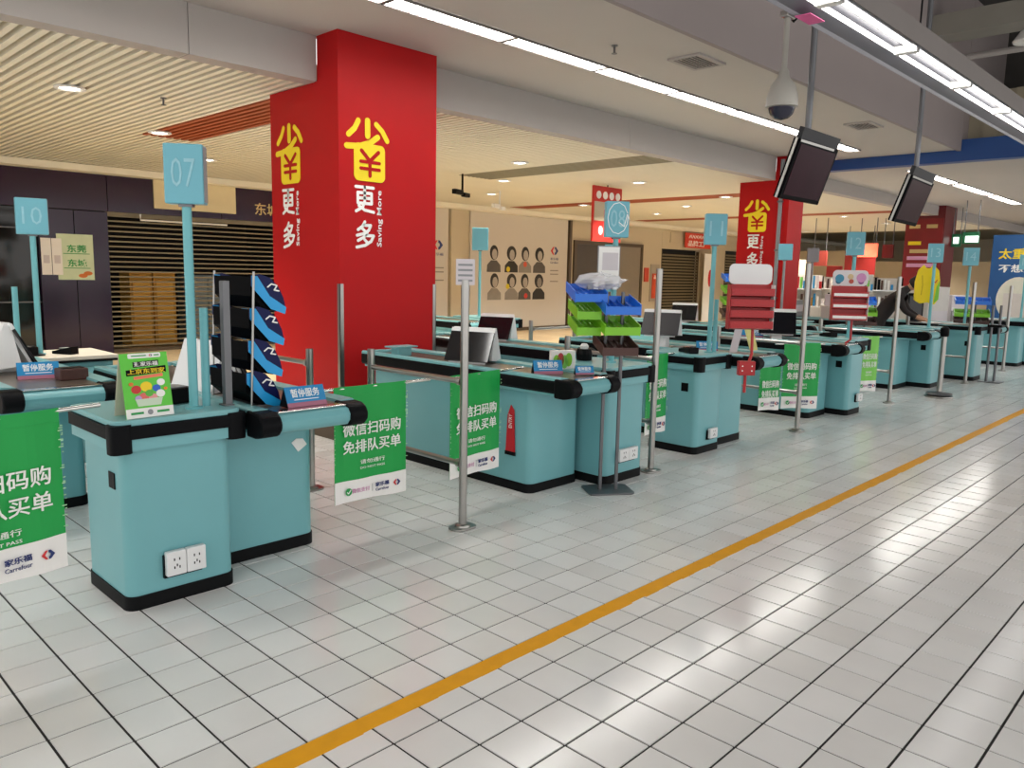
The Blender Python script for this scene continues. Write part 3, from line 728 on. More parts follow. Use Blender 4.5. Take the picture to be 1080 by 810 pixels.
lane_sign(11.6, 3.98, .869, '', 'small grey lane sign just right of the second red column', .2, .25, -60, None, 2.1, GREYP, GREYP)
sbx = [c for c in s8.children if c.name.startswith('sign_box')][0]
sc = MB(); zc = 2.09-.265-.88+.14
sc.stroke([(.085*math.cos(a)*(.9), zc+.115*math.sin(a)) for a in [R(20+32*k) for k in range(12)]], .005, -.0425)
sc.stroke([(.01, zc-.03), (.05, zc-.06), (.07, zc+.03), (.09, zc-.01)], .005, -.0425)
sc.build('scrawl', WHITEINK, sbx)

# ================================================================== STEEL BARRIERS
def barrier(x, y, h, L, lab, rz=0, rails=True):
    t = thing('steel_barrier', lab, 'barrier', (x, y, 0), rz, 'steel barrier poles between the lanes')
    MB().tube([(0, 0, .012), (0, 0, h)], .025, 14).build('pole', STEEL, t, smooth=True)
    MB().prism(rrect(-.085, -.06, .085, .06, .045), 0, .014, 'z').build('base_plate', STEEL, t, bevel=.003)
    MB().lathe([(.05, .014), (.045, .024), (.027, .03)], 14).build('collar', STEEL, t)
    if rails:
        MB().tube([(0, L, 0), (0, L, 1.02)], .025, 12).build('rear_post', STEEL, t, smooth=True)
        for z in (.90, .40):
            MB().tube([(0, .02, z), (0, L-.02, z)], .017, 10).build('rail', STEEL, t, smooth=True)
            MB().tube([(0, .02, z), (0, .05, z)], .026, 10).build('joint', STEEL, t)
    return t
bA = barrier(.65, 1.28, 1.50, .93, 'nearest tall steel pole with side rails and a paper card on top')
cp = MB().box(-.055, -.012, 1.47, .055, -.002, 1.62).build('card_holder', LILAC, bA); cp.rotation_euler = (0, 0, R(-45))
for k in range(4): MB().box(-.042, -.0135, 1.49+.03*k, .042, -.0121, 1.502+.03*k).build('print_line', GREYP, cp)
barrier(2.70, 1.31, 1.60, .90, 'tall steel pole right beside the counter with blue and green trays')
barrier(5.25, 1.26, 1.70, .95, 'tall steel pole in front of the red-white rack and green flag')
barrier(8.0, 1.29, 1.60, .95, 'tall steel pole right of the striped red rack')
barrier(11.05, 1.20, 1.55, .9, 'tall steel pole right of the round-based stanchion')
barrier(13.6, 1.25, 1.5, .9, 'farthest tall steel pole near the blue poster')
barrier(.43, 2.62, 1.0, .75, 'short steel rail post in front of the big red column')
barrier(4.3, 4.12, 1.0, .8, 'short steel rail barrier in front of the portrait panel', -90)
t = thing('stanchion', 'short steel stanchion with a round weighted base and black belt head', 'stanchion', (9.1, 1.02, 0))
MB().lathe([(.17, 0), (.175, .01), (.17, .022), (.06, .035), (.035, .05)], 24).build('base', STEEL, t, smooth=True)
MB().lathe([(.16, .04), (.165, .05), (.15, .065), (.05, .075), (.033, .08)], 24).build('ring_weight', STEELD, t, smooth=True)
MB().tube([(0, 0, .04), (0, 0, .86)], .034, 14).build('pole', STEEL, t, smooth=True)
MB().lathe([(.038, .82), (.055, .84), (.055, .93), (.03, .95), (.005, .952)], 16).build('belt_head', BLACKP, t, smooth=True)
g = thing('post_pair', 'paired steel posts on a rounded dark floor plate near the far counter', 'barrier', (11.6, .98, 0))
MB().prism(rrect(-.16, -.16, .16, .16, .05), 0, .012, 'z').build('floor_plate', STEELD, g, bevel=.003)
for x, y in ((-.06, .05), (.06, -.03)): MB().tube([(x, y, .01), (x, y, 1.2)], .02, 10).build('post', STEELD, g, smooth=True)
MB().box(-.1, -.1, .86, .1, .1, .9).build('head', BLACKP, g, bevel=.01)

# ================================================================== GREEN FLAGS
def flag(x, y, zr, w, h, rz, lab, left_rod=.04, right_rod=.12, green=GREEN, full=True):
    t = thing('lane_flag', lab, 'flag', (x, y, zr), rz, 'green flags closing the lanes')
    MB().tube([(-w/2-left_rod, 0, 0), (w/2+right_rod, 0, 0)], .009, 10).build('rod', CHROME, t, smooth=True)
    n = 16
    def cloth(z0, z1, y0, m, name, parent, cut):
        mb = MB(); pts = []
        for k in range(n+1):
            xx = -w/2 + w*k/n
            pts.append((xx, y0 + .004*math.sin(7*k/n*2)))
        for k in range(n):
            (xa, ya), (xb, yb) = pts[k], pts[k+1]
            ca = cut*math.sin(math.pi*k/n*1.5); cb = cut*math.sin(math.pi*(k+1)/n*1.5)
            mb.add([(xa, ya, z1), (xb, yb, z1), (xb, yb, z0+cb), (xa, ya, z0+ca), (xa, ya+.002, z1), (xb, yb+.002, z1), (xb, yb+.002, z0+cb), (xa, ya+.002, z0+ca)],
                   [(0, 1, 2, 3), (7, 6, 5, 4), (3, 2, 6, 7), (0, 4, 5, 1)] + ([(0, 3, 7, 4)] if k == 0 else []) + ([(1, 5, 6, 2)] if k == n-1 else []))
        return mb.build(name, m, parent)
    c = cloth(-h, .012, -.012, green, 'cloth', t, 0)
    cloth(-.045, -.040, -.0135, WHITEINK if False else green, 'hem', c, 0)
    wb = cloth(-h-.004, -h+.125, -.0145, PAPER, 'white_band', c, .006)
    fr = MB()
    for s in (-1, 1):
        for k in range(22):
            z = -.05 - (h-.2)*random.random(); fr.box(s*w/2 - (.010 if s > 0 else -.002)*random.random()*1.5, -.0205, z, s*w/2 + s*.004, -.0195, z+.004)
    fr.build('frayed_threads', mat('fray_green', '#a8d8a8', .6), c)
    y1 = -.0225
    if full:
        T('微信扫码购', c, (.0, y1, -.235), w*.80, .075, WHITEINK, bold=.010)
        T('免排队买单', c, (.0, y1, -.335), w*.80, .075, WHITEINK, bold=.010)
        T('请勿通行', c, (.0, y1, -.430), w*.34, .026, WHITEINK)
        T('DO NOT PASS', c, (.0, y1, -.465), w*.34, .013, WHITEINK)
        ck = MB().prism(ell(-w*.33, -h+.062, .022, .022), y1-.001, y1, 'y').build('round_mark', GREENINK, c)
        MB().stroke([(-w*.33-.011, -h+.062), (-w*.33-.003, -h+.053), (-w*.33+.012, -h+.072)], .005, y1-.0012, .001).build('tick', WHITEINK, c)
        T('微信支付', c, (-w*.165, y1, -h+.062), w*.24, .026, PINKINK)
        MB().box(-w*.01, y1-.001, -h+.04, -w*.004, y1, -h+.085).build('divider', GREYP, c)
        T('家乐福', c, (w*.135, y1, -h+.073), w*.19, .026, NAVY, bold=.015)
        T('Carrefour', c, (w*.135, y1, -h+.043), w*.19, .017, NAVY)
        brand_logo(c, w*.345, y1, -h+.062, .042, False)
    return t
flag(-1.80, 1.13, .985, .52, .61, 14, 'torn green flag cut off by the left frame edge', .1, .17)
flag(.175, 1.56, .885, .505, .655, 0, 'green flag between the nearest counter and the first steel pole', .1, .19)
flag(1.02, 1.58, .885, .51, .655, 7, 'green flag hanging behind the first tall steel pole', .06, .28)
flag(3.08, 1.55, .885, .36, .655, 5, 'green flag behind the pole between the 08 and 11 counters', .15, .12)
flag(5.02, 1.48, .72, .28, .50, -20, 'small green flag under the red-white rack', .1, .1)
flag(5.56, 1.40, .87, .42, .68, -35, 'wide green flag behind the pole in front of the 12 counter', .1, .05)
flag(7.45, 1.39, .86, .28, .66, -25, 'light lime green flag right of the 12 counter', .31, .05, GREENL)

# ================================================================== TENT CARDS, TERMINALS AND SMALL THINGS
def pause_card(x, y, z, rz, lab, s=1.0):
    t = thing('tent_card', lab, 'tent card', (x, y, z), rz, 'blue pause-of-service cards')
    w, h, d = .22*s, .095*s, .09*s
    MB().prism([(-d/2, 0), (d/2, 0), (0.004, h), (-.004, h)], -w/2, w/2, 'x').build('body', BLACKP, t)
    f = MB().box(-w/2-.002, -.004, .024*s, w/2+.002, -.001, .108*s).build('face', BLUECARD, t)
    f.location = (0, -d/2+.002, 0); f.rotation_euler = (R(-24), 0, 0)
    MB().box(-w/2-.002, -.004, 0, w/2+.002, -.001, .0235*s).build('stripe', STRIPE, f)
    T('暂停服务', f, (0, -.0048, .073*s), w*.74, .045*s, WHITEINK, bold=.010)
    MB().box(-w*.32, -.0052, .036*s, w*.32, -.0041, .040*s).build('print_line', WHITEINK, f)
pause_card(-.355, 1.40, .852, 0, 'blue card on the nearest belt end, next to the black rack')
pause_card(1.66, 1.52, .846, -30, 'blue card on the counter with the red strap', .95)
pause_card(-1.06, 3.28, .846, -8, 'blue card on the counter at the left frame edge')
pause_card(6.2, 2.3, .846, -60, 'blue card on the 12 counter behind the tall pole', 1.1)
pause_card(4.22, 1.75, .846, -50, 'blue card on the 11 counter behind the red rack', .9)

t = thing('promo_card', 'lime green tent card with a food picture on the nearest counter', 'tent card', (-1.125, 1.47, .881), 4)
f = MB().box(-.105, -.004, 0, .105, 0, .285).build('front_panel', LIME, t); f.location = (0, -.07, 0); f.rotation_euler = (R(-10), 0, 0)
bk = MB().box(-.105, 0, 0, .105, .003, .283).build('rear_panel', BEIGE, t); bk.location = (0, .048, 0); bk.rotation_euler = (R(14), 0, 0)
MB().box(-.105, -.0055, 0, .105, -.0042, .042).build('footer', PAPER, f)
MB().prism(rrect(-.07, .262, .075, .283, .006), -.0055, -.0042, 'y').build('header', PAPER, f)
brand_logo(f, .03, -.0056, .2725, .012, False)
for x0, x1 in ((-.055, .01), (.045, .068)): MB().box(x0, -.0066, .270, x1, -.0056, .275).build('print_line', GREENINK, f)
MB().prism([(-.052, .222), (.062, .226), (.062, .250), (-.052, .246)], -.0055, -.0042, 'y').build('title_back', BLACKP, f)
MB().prism([(-.085, .186), (.092, .194), (.092, .224), (-.085, .212)], -.0060, -.0043, 'y').build('title_back', BLACKP, f)
T('逛家乐福', f, (.005, -.0066, .236), .105, .020, WHITEINK, bold=.010)
T('上京东到家', f, (.003, -.0072, .204), .165, .023, YELLOW, bold=.010)
MB().prism([(-.055, .168), (.075, .176), (.075, .190), (-.055, .182)], -.0055, -.0042, 'y').build('ribbon', mat('ribbon_orange', '#ee7a5a', .5), f)
fruit = [(-.05, .125, .022, '#c8302a'), (-.005, .135, .026, '#f2d21a'), (.04, .125, .018, '#2a62c8'), (-.02, .09, .022, '#e06a62'), (.02, .085, .02, '#e89a9a'), (-.045, .085, .015, '#b89ad0'), (.005, .105, .018, '#58b03a'), (-.07, .15, .010, '#d8762a'), (.08, .12, .008, '#e8862a'), (.055, .10, .02, '#f0f0ea'), (.062, .15, .018, '#f2f2ee')]
for k, (x, z, r, c) in enumerate(fruit): MB().prism(ell(x, z, r, r*.85, 14), -.0055-.0002*k, -.0042, 'y').build('print_fruit', mat('fruit%d' % k, c, .5), f)
MB().prism([(-.05, .05), (.05, .05), (.062, .082), (-.06, .082)], -.0085, -.0042, 'y').build('print_basket', mat('basket_ink', '#c9dcc2', .5), f)
T('便捷', f, (-.055, -.0066, .022), .05, .012, GREENINK) if False else None
for x0, x1 in ((-.085, -.03), (.03, .085)): MB().box(x0, -.0066, .016, x1, -.0056, .026).build('print_line', GREENINK, f)
MB().prism(ell(0, .022, .012, .012), -.0066, -.0056, 'y').build('print_seal', GREYP, f)

def terminal(x, y, z, rz, lab, ped=0.0, s=1.0, scr=SCREEN):
    """white wedge-shaped till screen; the dark screen faces -y, leaning back"""
    t = thing('till_terminal', lab, 'till screen', (x, y, z), rz, 'white till screens on the counters')
    w = .36*s
    if ped: MB().prism([(-.09, 0), (.11, 0), (.07, ped+.08), (-.02, ped+.08)], -.06, .06, 'x').build('pedestal', WHITEP, t, bevel=.006)
    hh = .27*s
    MB().prism([(-.10*s, ped), (-.085*s, ped), (.045*s, ped+hh-.03), (.15*s, ped), (.165*s, ped+.002), (.06*s, ped+hh), (.03*s, ped+hh)], -w/2+.02, w/2-.02, 'x').build('shell', WHITEP, t)
    for sx in (-w/2, w/2-.02):
        MB().prism([(-.02*s, ped+.02), (.16*s, ped), (.06*s, ped+hh), (.03*s, ped+hh)], sx, sx+.02, 'x').build('side_cheek', WHITEP, t)
    sc_ = MB().box(-w/2-.01, -.012, 0, w/2+.01, 0, hh*1.0).build('screen', scr, t, bevel=.003); sc_.location = (0, -.105*s, ped+.012); sc_.rotation_euler = (R(-29), 0, 0)
    MB().box(-w/2-.012, -.013, hh*.93, w/2+.012, .012, hh*1.06).build('bezel', WHITEP, sc_, bevel=.003)
terminal(1.72, 2.36, .846, -70, 'white till screen on the counter with the red strap')
terminal(3.36, 3.75, .846, -70, 'white till screen on the brown belt counter in front of the portraits')
terminal(4.06, 2.16, .846, -70, 'grey-screened till on a pedestal behind the 08 pole', .12, .95, mat('screen_grey', '#3a383a', .3))
terminal(8.0, 4.35, .846, -70, 'small till screen in front of the wall shutter', .03, 1.0)
terminal(-1.13, 3.75, .846, 100, 'white till screen seen from behind at the left frame edge', .03, 1.1)
terminal(-.42, 2.25, .846, 100, 'white till screen behind the 07 sign post', .0, 1.05)
terminal(6.3, 2.05, .846, -60, 'dark upright till screen on the 12 counter', .05, 1.1)

def item(name, lab, cat, loc, rz, parts, group=None):
    t = thing(name, lab, cat, loc, rz, group)
    for nm, m, mb, bv in parts: mb.build(nm, m, t, bevel=bv)
    return t
item('card_reader', 'dark card reader lying on the desk under the 10 sign', 'card reader', (-.50, 4.66, .846), 30, [('body', BLACKP, MB().prism([(-.09, 0), (.09, 0), (.09, .02), (-.09, .06)], -.04, .04, 'x'), .004), ('keypad', GREYP, MB().box(-.03, -.06, .042, .03, .03, .048), 0)])
item('barcode_scanner', 'black base box at the foot of the 10 sign post', 'scanner', (-.80, 4.66, .846), 0, [('body', BLACKP, MB().box(-.10, -.06, 0, .10, .06, .07), .008), ('foot', BLACKP, MB().box(-.12, -.08, 0, .14, .08, .012), .004)])
item('keyboard_box', 'black keyboard box behind the green tent card', 'keyboard', (-.92, 1.72, .881), 10, [('body', BLACKP, MB().box(-.11, -.07, 0, .11, .07, .075), .008), ('keys', GREYP, MB().box(-.08, -.05, .075, .08, .05, .08), .002)])
item('coin_tray', 'brown coin tray on the counter at the left frame edge', 'tray', (-.92, 3.12, .846), 0, [('body', BROWNT, MB().box(-.08, -.06, 0, .08, .06, .07), .008), ('cup', BLACKP, MB().box(-.06, -.04, .07, .06, .04, .074), 0)])
item('card_reader', 'dark card reader on the corner of the 11 counter', 'card reader', (3.58, 1.56, .881), -30, [('body', BLACKP, MB().prism([(-.11, 0), (.10, 0), (.10, .03), (-.11, .055)], -.045, .045, 'x'), .006), ('screen', SCREEN, MB().box(-.03, -.02, .041, .03, .04, .05), 0)])
item('keyboard', 'black keyboard by the pedestal till screen', 'keyboard', (4.18, 1.95, .847), -20, [('body', BLACKP, MB().box(-.14, -.06, 0, .14, .06, .022), .004), ('keys', GREYP, MB().box(-.12, -.04, .0225, .12, .045, .03), .002)])
item('scanner_stand', 'small teal stand at the far end of the red strap counter', 'stand', (1.56, 3.05, .846), 0, [('foot', TEALTOP, MB().box(-.07, -.05, 0, .07, .05, .07), .006), ('top_plate', TEALTOP, MB().box(-.12, -.07, .07, .12, .07, .082), .003)])
item('jar', 'white lidded jar behind the counter beside the 08 pole', 'jar', (2.32, 1.72, .881), 0, [('body', BLACKP, MB().lathe([(.06, 0), (.065, .05), (.055, .09)], 14), 0), ('lid', WHITEP, MB().lathe([(.03, .09), (.035, .11), (.02, .13), (.002, .132)], 14), 0)])
item('floor_scale', 'dark card reader on the 12 counter near the lane sign', 'card reader', (6.75, 1.62, .881), -30, [('body', BLACKP, MB().prism([(-.1, 0), (.1, 0), (.1, .03), (-.1, .06)], -.05, .05, 'x'), .006), ('keypad', GREYP, MB().box(-.03, -.06, .048, .03, .02, .052), 0)]).name = 'card_reader'
# red strap hanging on the side of the 08 counter
t = thing('red_strap', 'red printed strap hanging on the side of the counter', 'strap', (1.494, 1.70, .28))
MB().prism([(-.045, 0), (.045, 0), (.03, .26), (.0, .335), (-.03, .30)], -.008, 0, 'x').build('webbing', mat('strap_red', '#c01420', .5), t)
MB().box(-.012, -.05, -.028, -.001, .05, .0).build('buckle', BLACKP, t, bevel=.002)
T('ENTRY', t, (-.0095, .0, .22), .10, .03, WHITEINK, rot=(90, 0, -90), roll=90)
t = thing('sticker', 'torn white sticker on the nearest belt counter front', 'sticker', (-.23, 1.655, .58))
MB().prism([(-.05, .02), (-.01, -.035), (.045, .0), (.02, .035), (-.02, .04)], -.001, .003, 'y').build('paper', PAPER, t)

# ================================================================== DISPLAY RACKS
# black rack with blue fins on the nearest counter
t = thing('display_rack', 'black four-tier display rack with blue fins on the nearest counter', 'display rack', (-.50, 1.5, .846))
fin = [(0, 0), (.045, .008), (.10, -.01), (.145, -.055), (.172, -.11), (.185, -.165), (.175, -.188), (.145, -.178), (.09, -.13), (.0, -.05)]
for k in range(4):
    ox, oz = -.11+.013*k, .175+.16*k+.005
    pts = [(ox+u, oz+v) for u, v in fin]
    MB().prism([(ox, oz-.005), (ox, oz-.10), (ox+.07, oz-.165), (ox+.14, oz-.180), (ox+.09, oz-.13)], .012, .40, 'y').build('tray', TVC, t)
    for y in (0, .40):
        f_ = MB().prism(pts, y, y+.010, 'y').build('side_fin', NAVYP, t)
        MB().prism([(ox, oz), (ox+.03, oz-.002), (ox+.095, oz-.10), (ox+.186, oz-.158), (ox+.178, oz-.192), (ox+.10, oz-.165), (ox+.0, oz-.055)], y-.002, y-.0003, 'y').build('fin_edge', CYAN, f_)
        MB().stroke([(ox+.085, oz-.055), (ox+.105, oz-.04), (ox+.135, oz-.048), (ox+.12, oz-.07), (ox+.145, oz-.075)], .007, y-.0006).build('fin_mark', WHITEINK, f_)
MB().tube([(-.095, -.012, .0), (-.065, -.012, .68)], .006, 8).build('upright', STEEL, t)
MB().tube([(-.095, .41, .0), (-.065, .41, .68)], .006, 8).build('upright', STEEL, t)
MB().box(-.13, .0, .0, .06, .42, .012).build('base', STEELD, t)
t = thing('grey_post', 'dark grey square post between the 07 sign and the black rack', 'post', (-.722, 1.48, .881))
MB().box(-.018, -.018, .004, .018, .018, .60).build('shaft', STEELD, t, bevel=.003)
MB().box(-.03, -.03, 0, .02, .03, .006).build('foot', STEELD, t)

def tray_rack(x, y, z0, rz, lab, trays, floor_plate=False, w=.30):
    """trays: list of (x offset, y offset, z, width, material)"""
    t = thing('display_rack', lab, 'display rack', (x, y, z0), rz, 'tray racks by the checkouts')
    top = max(q[2] for q in trays)
    for px in (-.06, .06):
        MB().tube([(px, 0, .012), (px, 0, top+.05)], .014, 8).build('post', STEELD, t)
    MB().prism(rrect(-.17, -.13, .17, .13, .04), 0, .012, 'z').build('floor_plate', STEELD, t, bevel=.003)
    for (ox, oy, z, tw, m) in trays:
        a, b = ox-tw/2, ox+tw/2
        tr = MB().prism([(oy-.20, z-.02), (oy-.195, z-.02), (oy+.05, z+.05), (oy+.05, z+.10), (oy+.045, z+.10), (oy+.044, z+.056), (oy-.19, z-.01), (oy-.192, z+.035), (oy-.2, z+.035)], a, b, 'x').build('tray', m, t)
        for xx in (a-.006, b):
            MB().prism([(oy-.2, z-.025), (oy+.055, z+.045), (oy+.055, z+.115), (oy-.2, z+.05)], xx, xx+.006, 'x').build('tray_side', m, tr)
        for k in range(1, 5):
            xx = a+tw*k/5
            MB().prism([(oy-.18, z-.005), (oy+.04, z+.055), (oy+.04, z+.075), (oy-.18, z+.02)], xx, xx+.003, 'x').build('divider', m, tr)
    return t
rk8 = tray_rack(1.995, 1.20, 0, -35, 'rack of blue and green trays standing on a dark floor plate', [(.0, 0, 1.30, .24, BLUET), (.0, 0, 1.16, .24, GREENT), (-.01, 0, 1.02, .24, BROWNT), (-.20, .1, 1.38, .22, BLUET), (-.21, .1, 1.26, .16, GREENT), (-.21, .1, 1.15, .16, GREENT)])
t = thing('plastic_bag', 'crumpled clear plastic bag on top of the blue trays', 'plastic bag', (1.93, 1.28, 1.445), -35)
bag = MB(); n, mrow = 16, 7
vs = []; fs = []
for a in range(mrow+1):
    for k in range(n):
        ph = math.pi*a/mrow; r = 1 + .25*random.uniform(-1, 1)
        vs.append((.17*math.sin(ph)*math.cos(2*math.pi*k/n)*r, .09*math.sin(ph)*math.sin(2*math.pi*k/n)*r, .055-.055*math.cos(ph)*r))
for a in range(mrow):
    for k in range(n): fs.append((a*n+k, a*n+(k+1) % n, (a+1)*n+(k+1) % n, (a+1)*n+k))
bag.add(vs, fs).build('film', CLEAR, t)
for k in range(5): MB().box(-.1+.045*k, -.03, .0, -.07+.045*k, .03, .05+.02*(k % 3)).build('packet', [GREYP, WHITEP, LILAC][k % 3], t)
t = thing('price_board', 'white price sheet in a frame under the 08 lane sign', 'notice', (2.30, 1.50, 1.44), -40)
MB().box(-.085, -.012, 0, .085, 0, .32).build('frame', GREYP, t, bevel=.003)
MB().box(-.078, -.0145, .006, .078, -.0122, .312).build('sheet', PAPER, t)
MB().box(-.05, -.016, .14, .07, -.0146, .27).build('print_block', LILAC, t)
for k in range(3): MB().box(-.06, -.0165, .03+.02*k, .06, -.0147, .04+.02*k).build('print_line', [PINKINK, NAVY, GREYP][k], t)
MB().box(-.03, 0, -.02, .03, .012, .33).build('back_bar', TEALPOST, t)
t = thing('leaflet_box', 'small white and green leaflet box below the brown tray', 'leaflet box', (1.87, 1.56, .846), -35)
MB().box(-.09, -.03, 0, .09, .03, .15).build('box', PAPER, t, bevel=.003)
for k in range(4): MB().prism(ell(-.05+.03*k, .07+.015*(k % 2), .026, .05), -.033, -.0305, 'y').build('print_leaf', [GREENT, REDT, GREENL, GREENT][k], t)
pause_card(1.80, 1.30, .852, -30, 'small blue card at the foot of the blue and green trays', .6)

def red_rack(x, y, z0, rz, lab, header, stripes, clamp=True):
    t = thing('display_rack', lab, 'display rack', (x, y, 0), rz, 'red display racks on clamp poles')
    w, h = .36, .36
    MB().tube([(.0, -.02, z0-.55 if clamp else .854), (.0, -.02, z0-.38 if clamp else .86), (.05, .0, z0-.22), (.05, .02, z0+.02)], .013, 8).build('pole', REDT, t)
    if clamp: MB().box(-.07, -.06, z0-.40, .07, .0, z0-.28).build('clamp', REDT, t, bevel=.005)
    for dx in (-.04, .04) if clamp else ():
        for dz in (-.36, -.32): MB().prism(ell(dx, z0+dz, .006, .006, 8), -.064, -.0605, 'y').build('bolt', CHROME, t)
    MB().box(-w/2, 0, z0, w/2, .012, z0+h).build('back_panel', REDT, t)
    for sx in (-w/2-.005, w/2): MB().box(sx, -.09, z0-.01, sx+.005, .012, z0+h).build('side_panel', REDT if sx < 0 else PAPER, t)
    for k in range(stripes):
        z = z0 + h*k/stripes
        s_ = MB().prism([(-.10, z), (0, z-.015), (0, z+.008), (-.09, z+.006), (-.10, z+.06)], -w/2, w/2, 'x').build('shelf', REDT, t)
        MB().box(-w/2+.01, -.1035, z+.012, w/2-.01, -.1005, z+.042).build('price_strip', header[1], s_)
    hd = MB().prism(rrect(-w/2, z0+h+.002, w/2, z0+h+.17, .045), -.004, .006, 'y').build('header', header[0], t)
    return t, hd, z0+h
red_rack(3.66, 1.05, 1.13, -45, 'red rack with a plain white header on the 11 counter', (WHITEP, REDT), 4)
_, hd, zt = red_rack(6.24, 1.22, 1.12, -58, 'striped red and white rack with a pictured header', (mat('header_pale', '#d8d2d4', .5), PAPER), 3, False)
for x, z, r, c in ((-.11, .08, .045, '#3a8aa8'), (-.12, .05, .03, '#1f5a78'), (0, .10, .03, '#c8b088'), (.01, .05, .025, '#b04a3a'), (.11, .09, .05, '#c88ab8'), (.11, .05, .03, '#8a4a8a')):
    MB().prism(ell(x, zt+z, r, r), -.0062-.001*abs(z*10), -.0045, 'y').build('print_blot', mat('blot'+c[1:], c, .5), hd)
t = thing('leaflet_stand', 'grey card and yellow leaflet leaning under the red-white rack', 'leaflet', (4.26, 1.42, .852), -45)
MB().prism([(-.10, 0), (-.03, 0), (.02, .26), (-.05, .26)], 0, .01, 'y').build('grey_card', LILAC, t)
MB().prism([(.09, .02), (.16, .03), (.09, .30), (.01, .27)], -.012, -.004, 'y').build('yellow_leaflet', mat('leaflet_yellow', '#dcd88a', .5, var=.2, scale=20), t)
tray_rack(8.45, 3.72, .881, -45, 'blue and green tray rack on the back counter behind the 11 sign', [(.0, 0, .62, .50, BLUET), (.0, 0, .45, .50, GREENT), (.0, 0, .28, .50, GREENT), (0, 0, .1, .5, BROWNT)])
tray_rack(9.7, 1.95, .846, -65, 'blue and green tray rack beyond the striped red rack', [(.0, 0, .36, .36, BLUET), (.0, 0, .20, .40, GREENT), (0, 0, .06, .40, BROWNT)]).location = (9.55, 2.3, .847)
tray_rack(12.2, 1.5, .847, -70, 'blue and green tray rack on the counter past the yellow vest', [(.0, 0, .36, .50, BLUET), (.0, 0, .16, .50, GREENT), (0, 0, .04, .5, BROWNT)])

# yellow vest hanging on the lane post
t = thing('vest', 'bright yellow vest hanging on a lane post', 'vest', (10.14, 1.60, 1.27), -65)
vp = [(u*.8, v) for u, v in [(-.20, .0), (-.10, -.05), (.02, -.03), (.14, -.06), (.20, .02), (.205, .28), (.17, .44), (.07, .52), (.03, .47), (-.04, .47), (-.08, .52), (-.17, .44), (-.21, .26)]]
for dx in (-.075, .07): MB().stroke([(dx, .08), (dx+.01, .22), (dx-.005, .36)], .012, -.036).build('fold_shade', mat('vest_fold_shade', '#c8a80e', .7), t)  # darker yellow strokes paint the shading of folds onto the flat vest
MB().prism(vp, -.035, .03, 'y').build('body', VEST, t, bevel=.012)
MB().prism([(.10, -.04), (.158, .02), (.158, .3), (.12, .2)], -.040, -.036, 'y').build('green_panel', GREENT, t)
MB().stroke([(.06, .30), (.10, .26), (.12, .30)], .012, -.0372).build('chest_mark', REDINK, t)

# ================================================================== FAR END OF THE STORE
FE = 'far store fittings'
def far_board(name, lab, x, y0, y1, z0, z1, m, cat='sign', hang=None, lines=(), th=.06):
    t = thing(name, lab, cat, (x, (y0+y1)/2, z0), -90)
    w = y1-y0
    MB().box(-w/2, 0, 0, w/2, th, z1-z0).build('board', m, t, bevel=.006)
    for body, fx, fz, lw, lh, mm in lines: T(body, t, (fx*w, -.003, fz*(z1-z0)), lw, lh, mm, bold=.02)
    if hang:
        for s in (-.4, .4): MB().tube([(s*w, th/2, z1-z0), (s*w, th/2, hang-z0)], .012, 5).build('hanger', STEELD, t)
    return t
fb = far_board('blue_poster', 'tall blue poster with yellow and white lettering at the right edge', 20.0, 1.9, 3.1, 0, 2.72, POSTB, 'poster', None, [('太重了', -.02, .83, .85, .26, YELLOW), ('不想拎', -.02, .70, .80, .20, WHITEINK)])
MB().prism(ell(.05, 1.15, .46, .55, 28), -.012, -.004, 'y').build('print_dome', mat('dome_print', '#d8d8c8', .5, var=.1), fb)
MB().box(-.25, -.03, .5, .35, -.0125, 1.3).build('print_box', BOXW, fb)
ex = far_board('exit_sign', 'green exit light box left of the blue poster', 17.8, 2.88, 3.22, 2.42, 2.68, EXITG, 'exit sign', 3.39)
MB().box(-.10, -.015, .03, .165, -.001, .17).build('lit_panel', EXITW, ex)
ex = far_board('exit_sign', 'green exit light box beside the dark red column', 19.6, 3.72, 3.93, 2.42, 2.74, EXITG, 'exit sign', 3.39)
MB().box(-.06, -.015, .08, .06, -.001, .24).build('lit_panel', EXITW, ex)
far_board('led_sign', 'glowing red hanging sign behind the 12 lane sign', 19.0, 5.5, 6.0, 2.15, 2.5, LED, 'sign', 3.16)
far_board('hanging_sign', 'dark red hanging sign beside the glowing red sign', 19.3, 5.2, 5.48, 2.13, 2.48, REDDK, 'sign', 3.16)
far_board('hanging_sign', 'small red and green hanging sign left of the 12 lane sign', 18.5, 6.6, 7.0, 1.9, 2.3, mat('sign_redgreen', '#a04038', .5, var=.4, scale=4), 'sign', 3.16)
far_board('red_banner', 'red shop panel seen behind the 12 lane sign', 22.0, 6.6, 7.5, 1.7, 2.4, mat('panel_red', '#982424', .5), 'panel', 3.16)
far_board('red_banner', 'red box panel left of the striped rack in the distance', 18.3, 6.1, 6.5, .0, 1.9, mat('panel_red', '#982424', .5), 'panel')
far_board('light_banner', 'bright cream banner right of the second red column', 16.0, 6.05, 6.6, .0, 2.0, mat('banner_cream', '#f0e6c8', .6), 'banner')
far_board('light_banner', 'bright shop window glowing beside the second red column', 21.0, 8.5, 9.6, 1.9, 2.7, mat('window_glow', (.9, .86, 1, 1), .5, var=.1, emit=1.0), 'window', 3.16)
far_board('brown_partition', 'grey-brown partition behind the far checkouts', 26.0, 3.0, 8.2, 0, 2.2, BROWNW, 'partition')
far_board('cream_partition', 'cream partition with shelves far behind the checkouts', 27.0, 8.4, 12.4, 0, 2.6, CREAMW, 'partition')
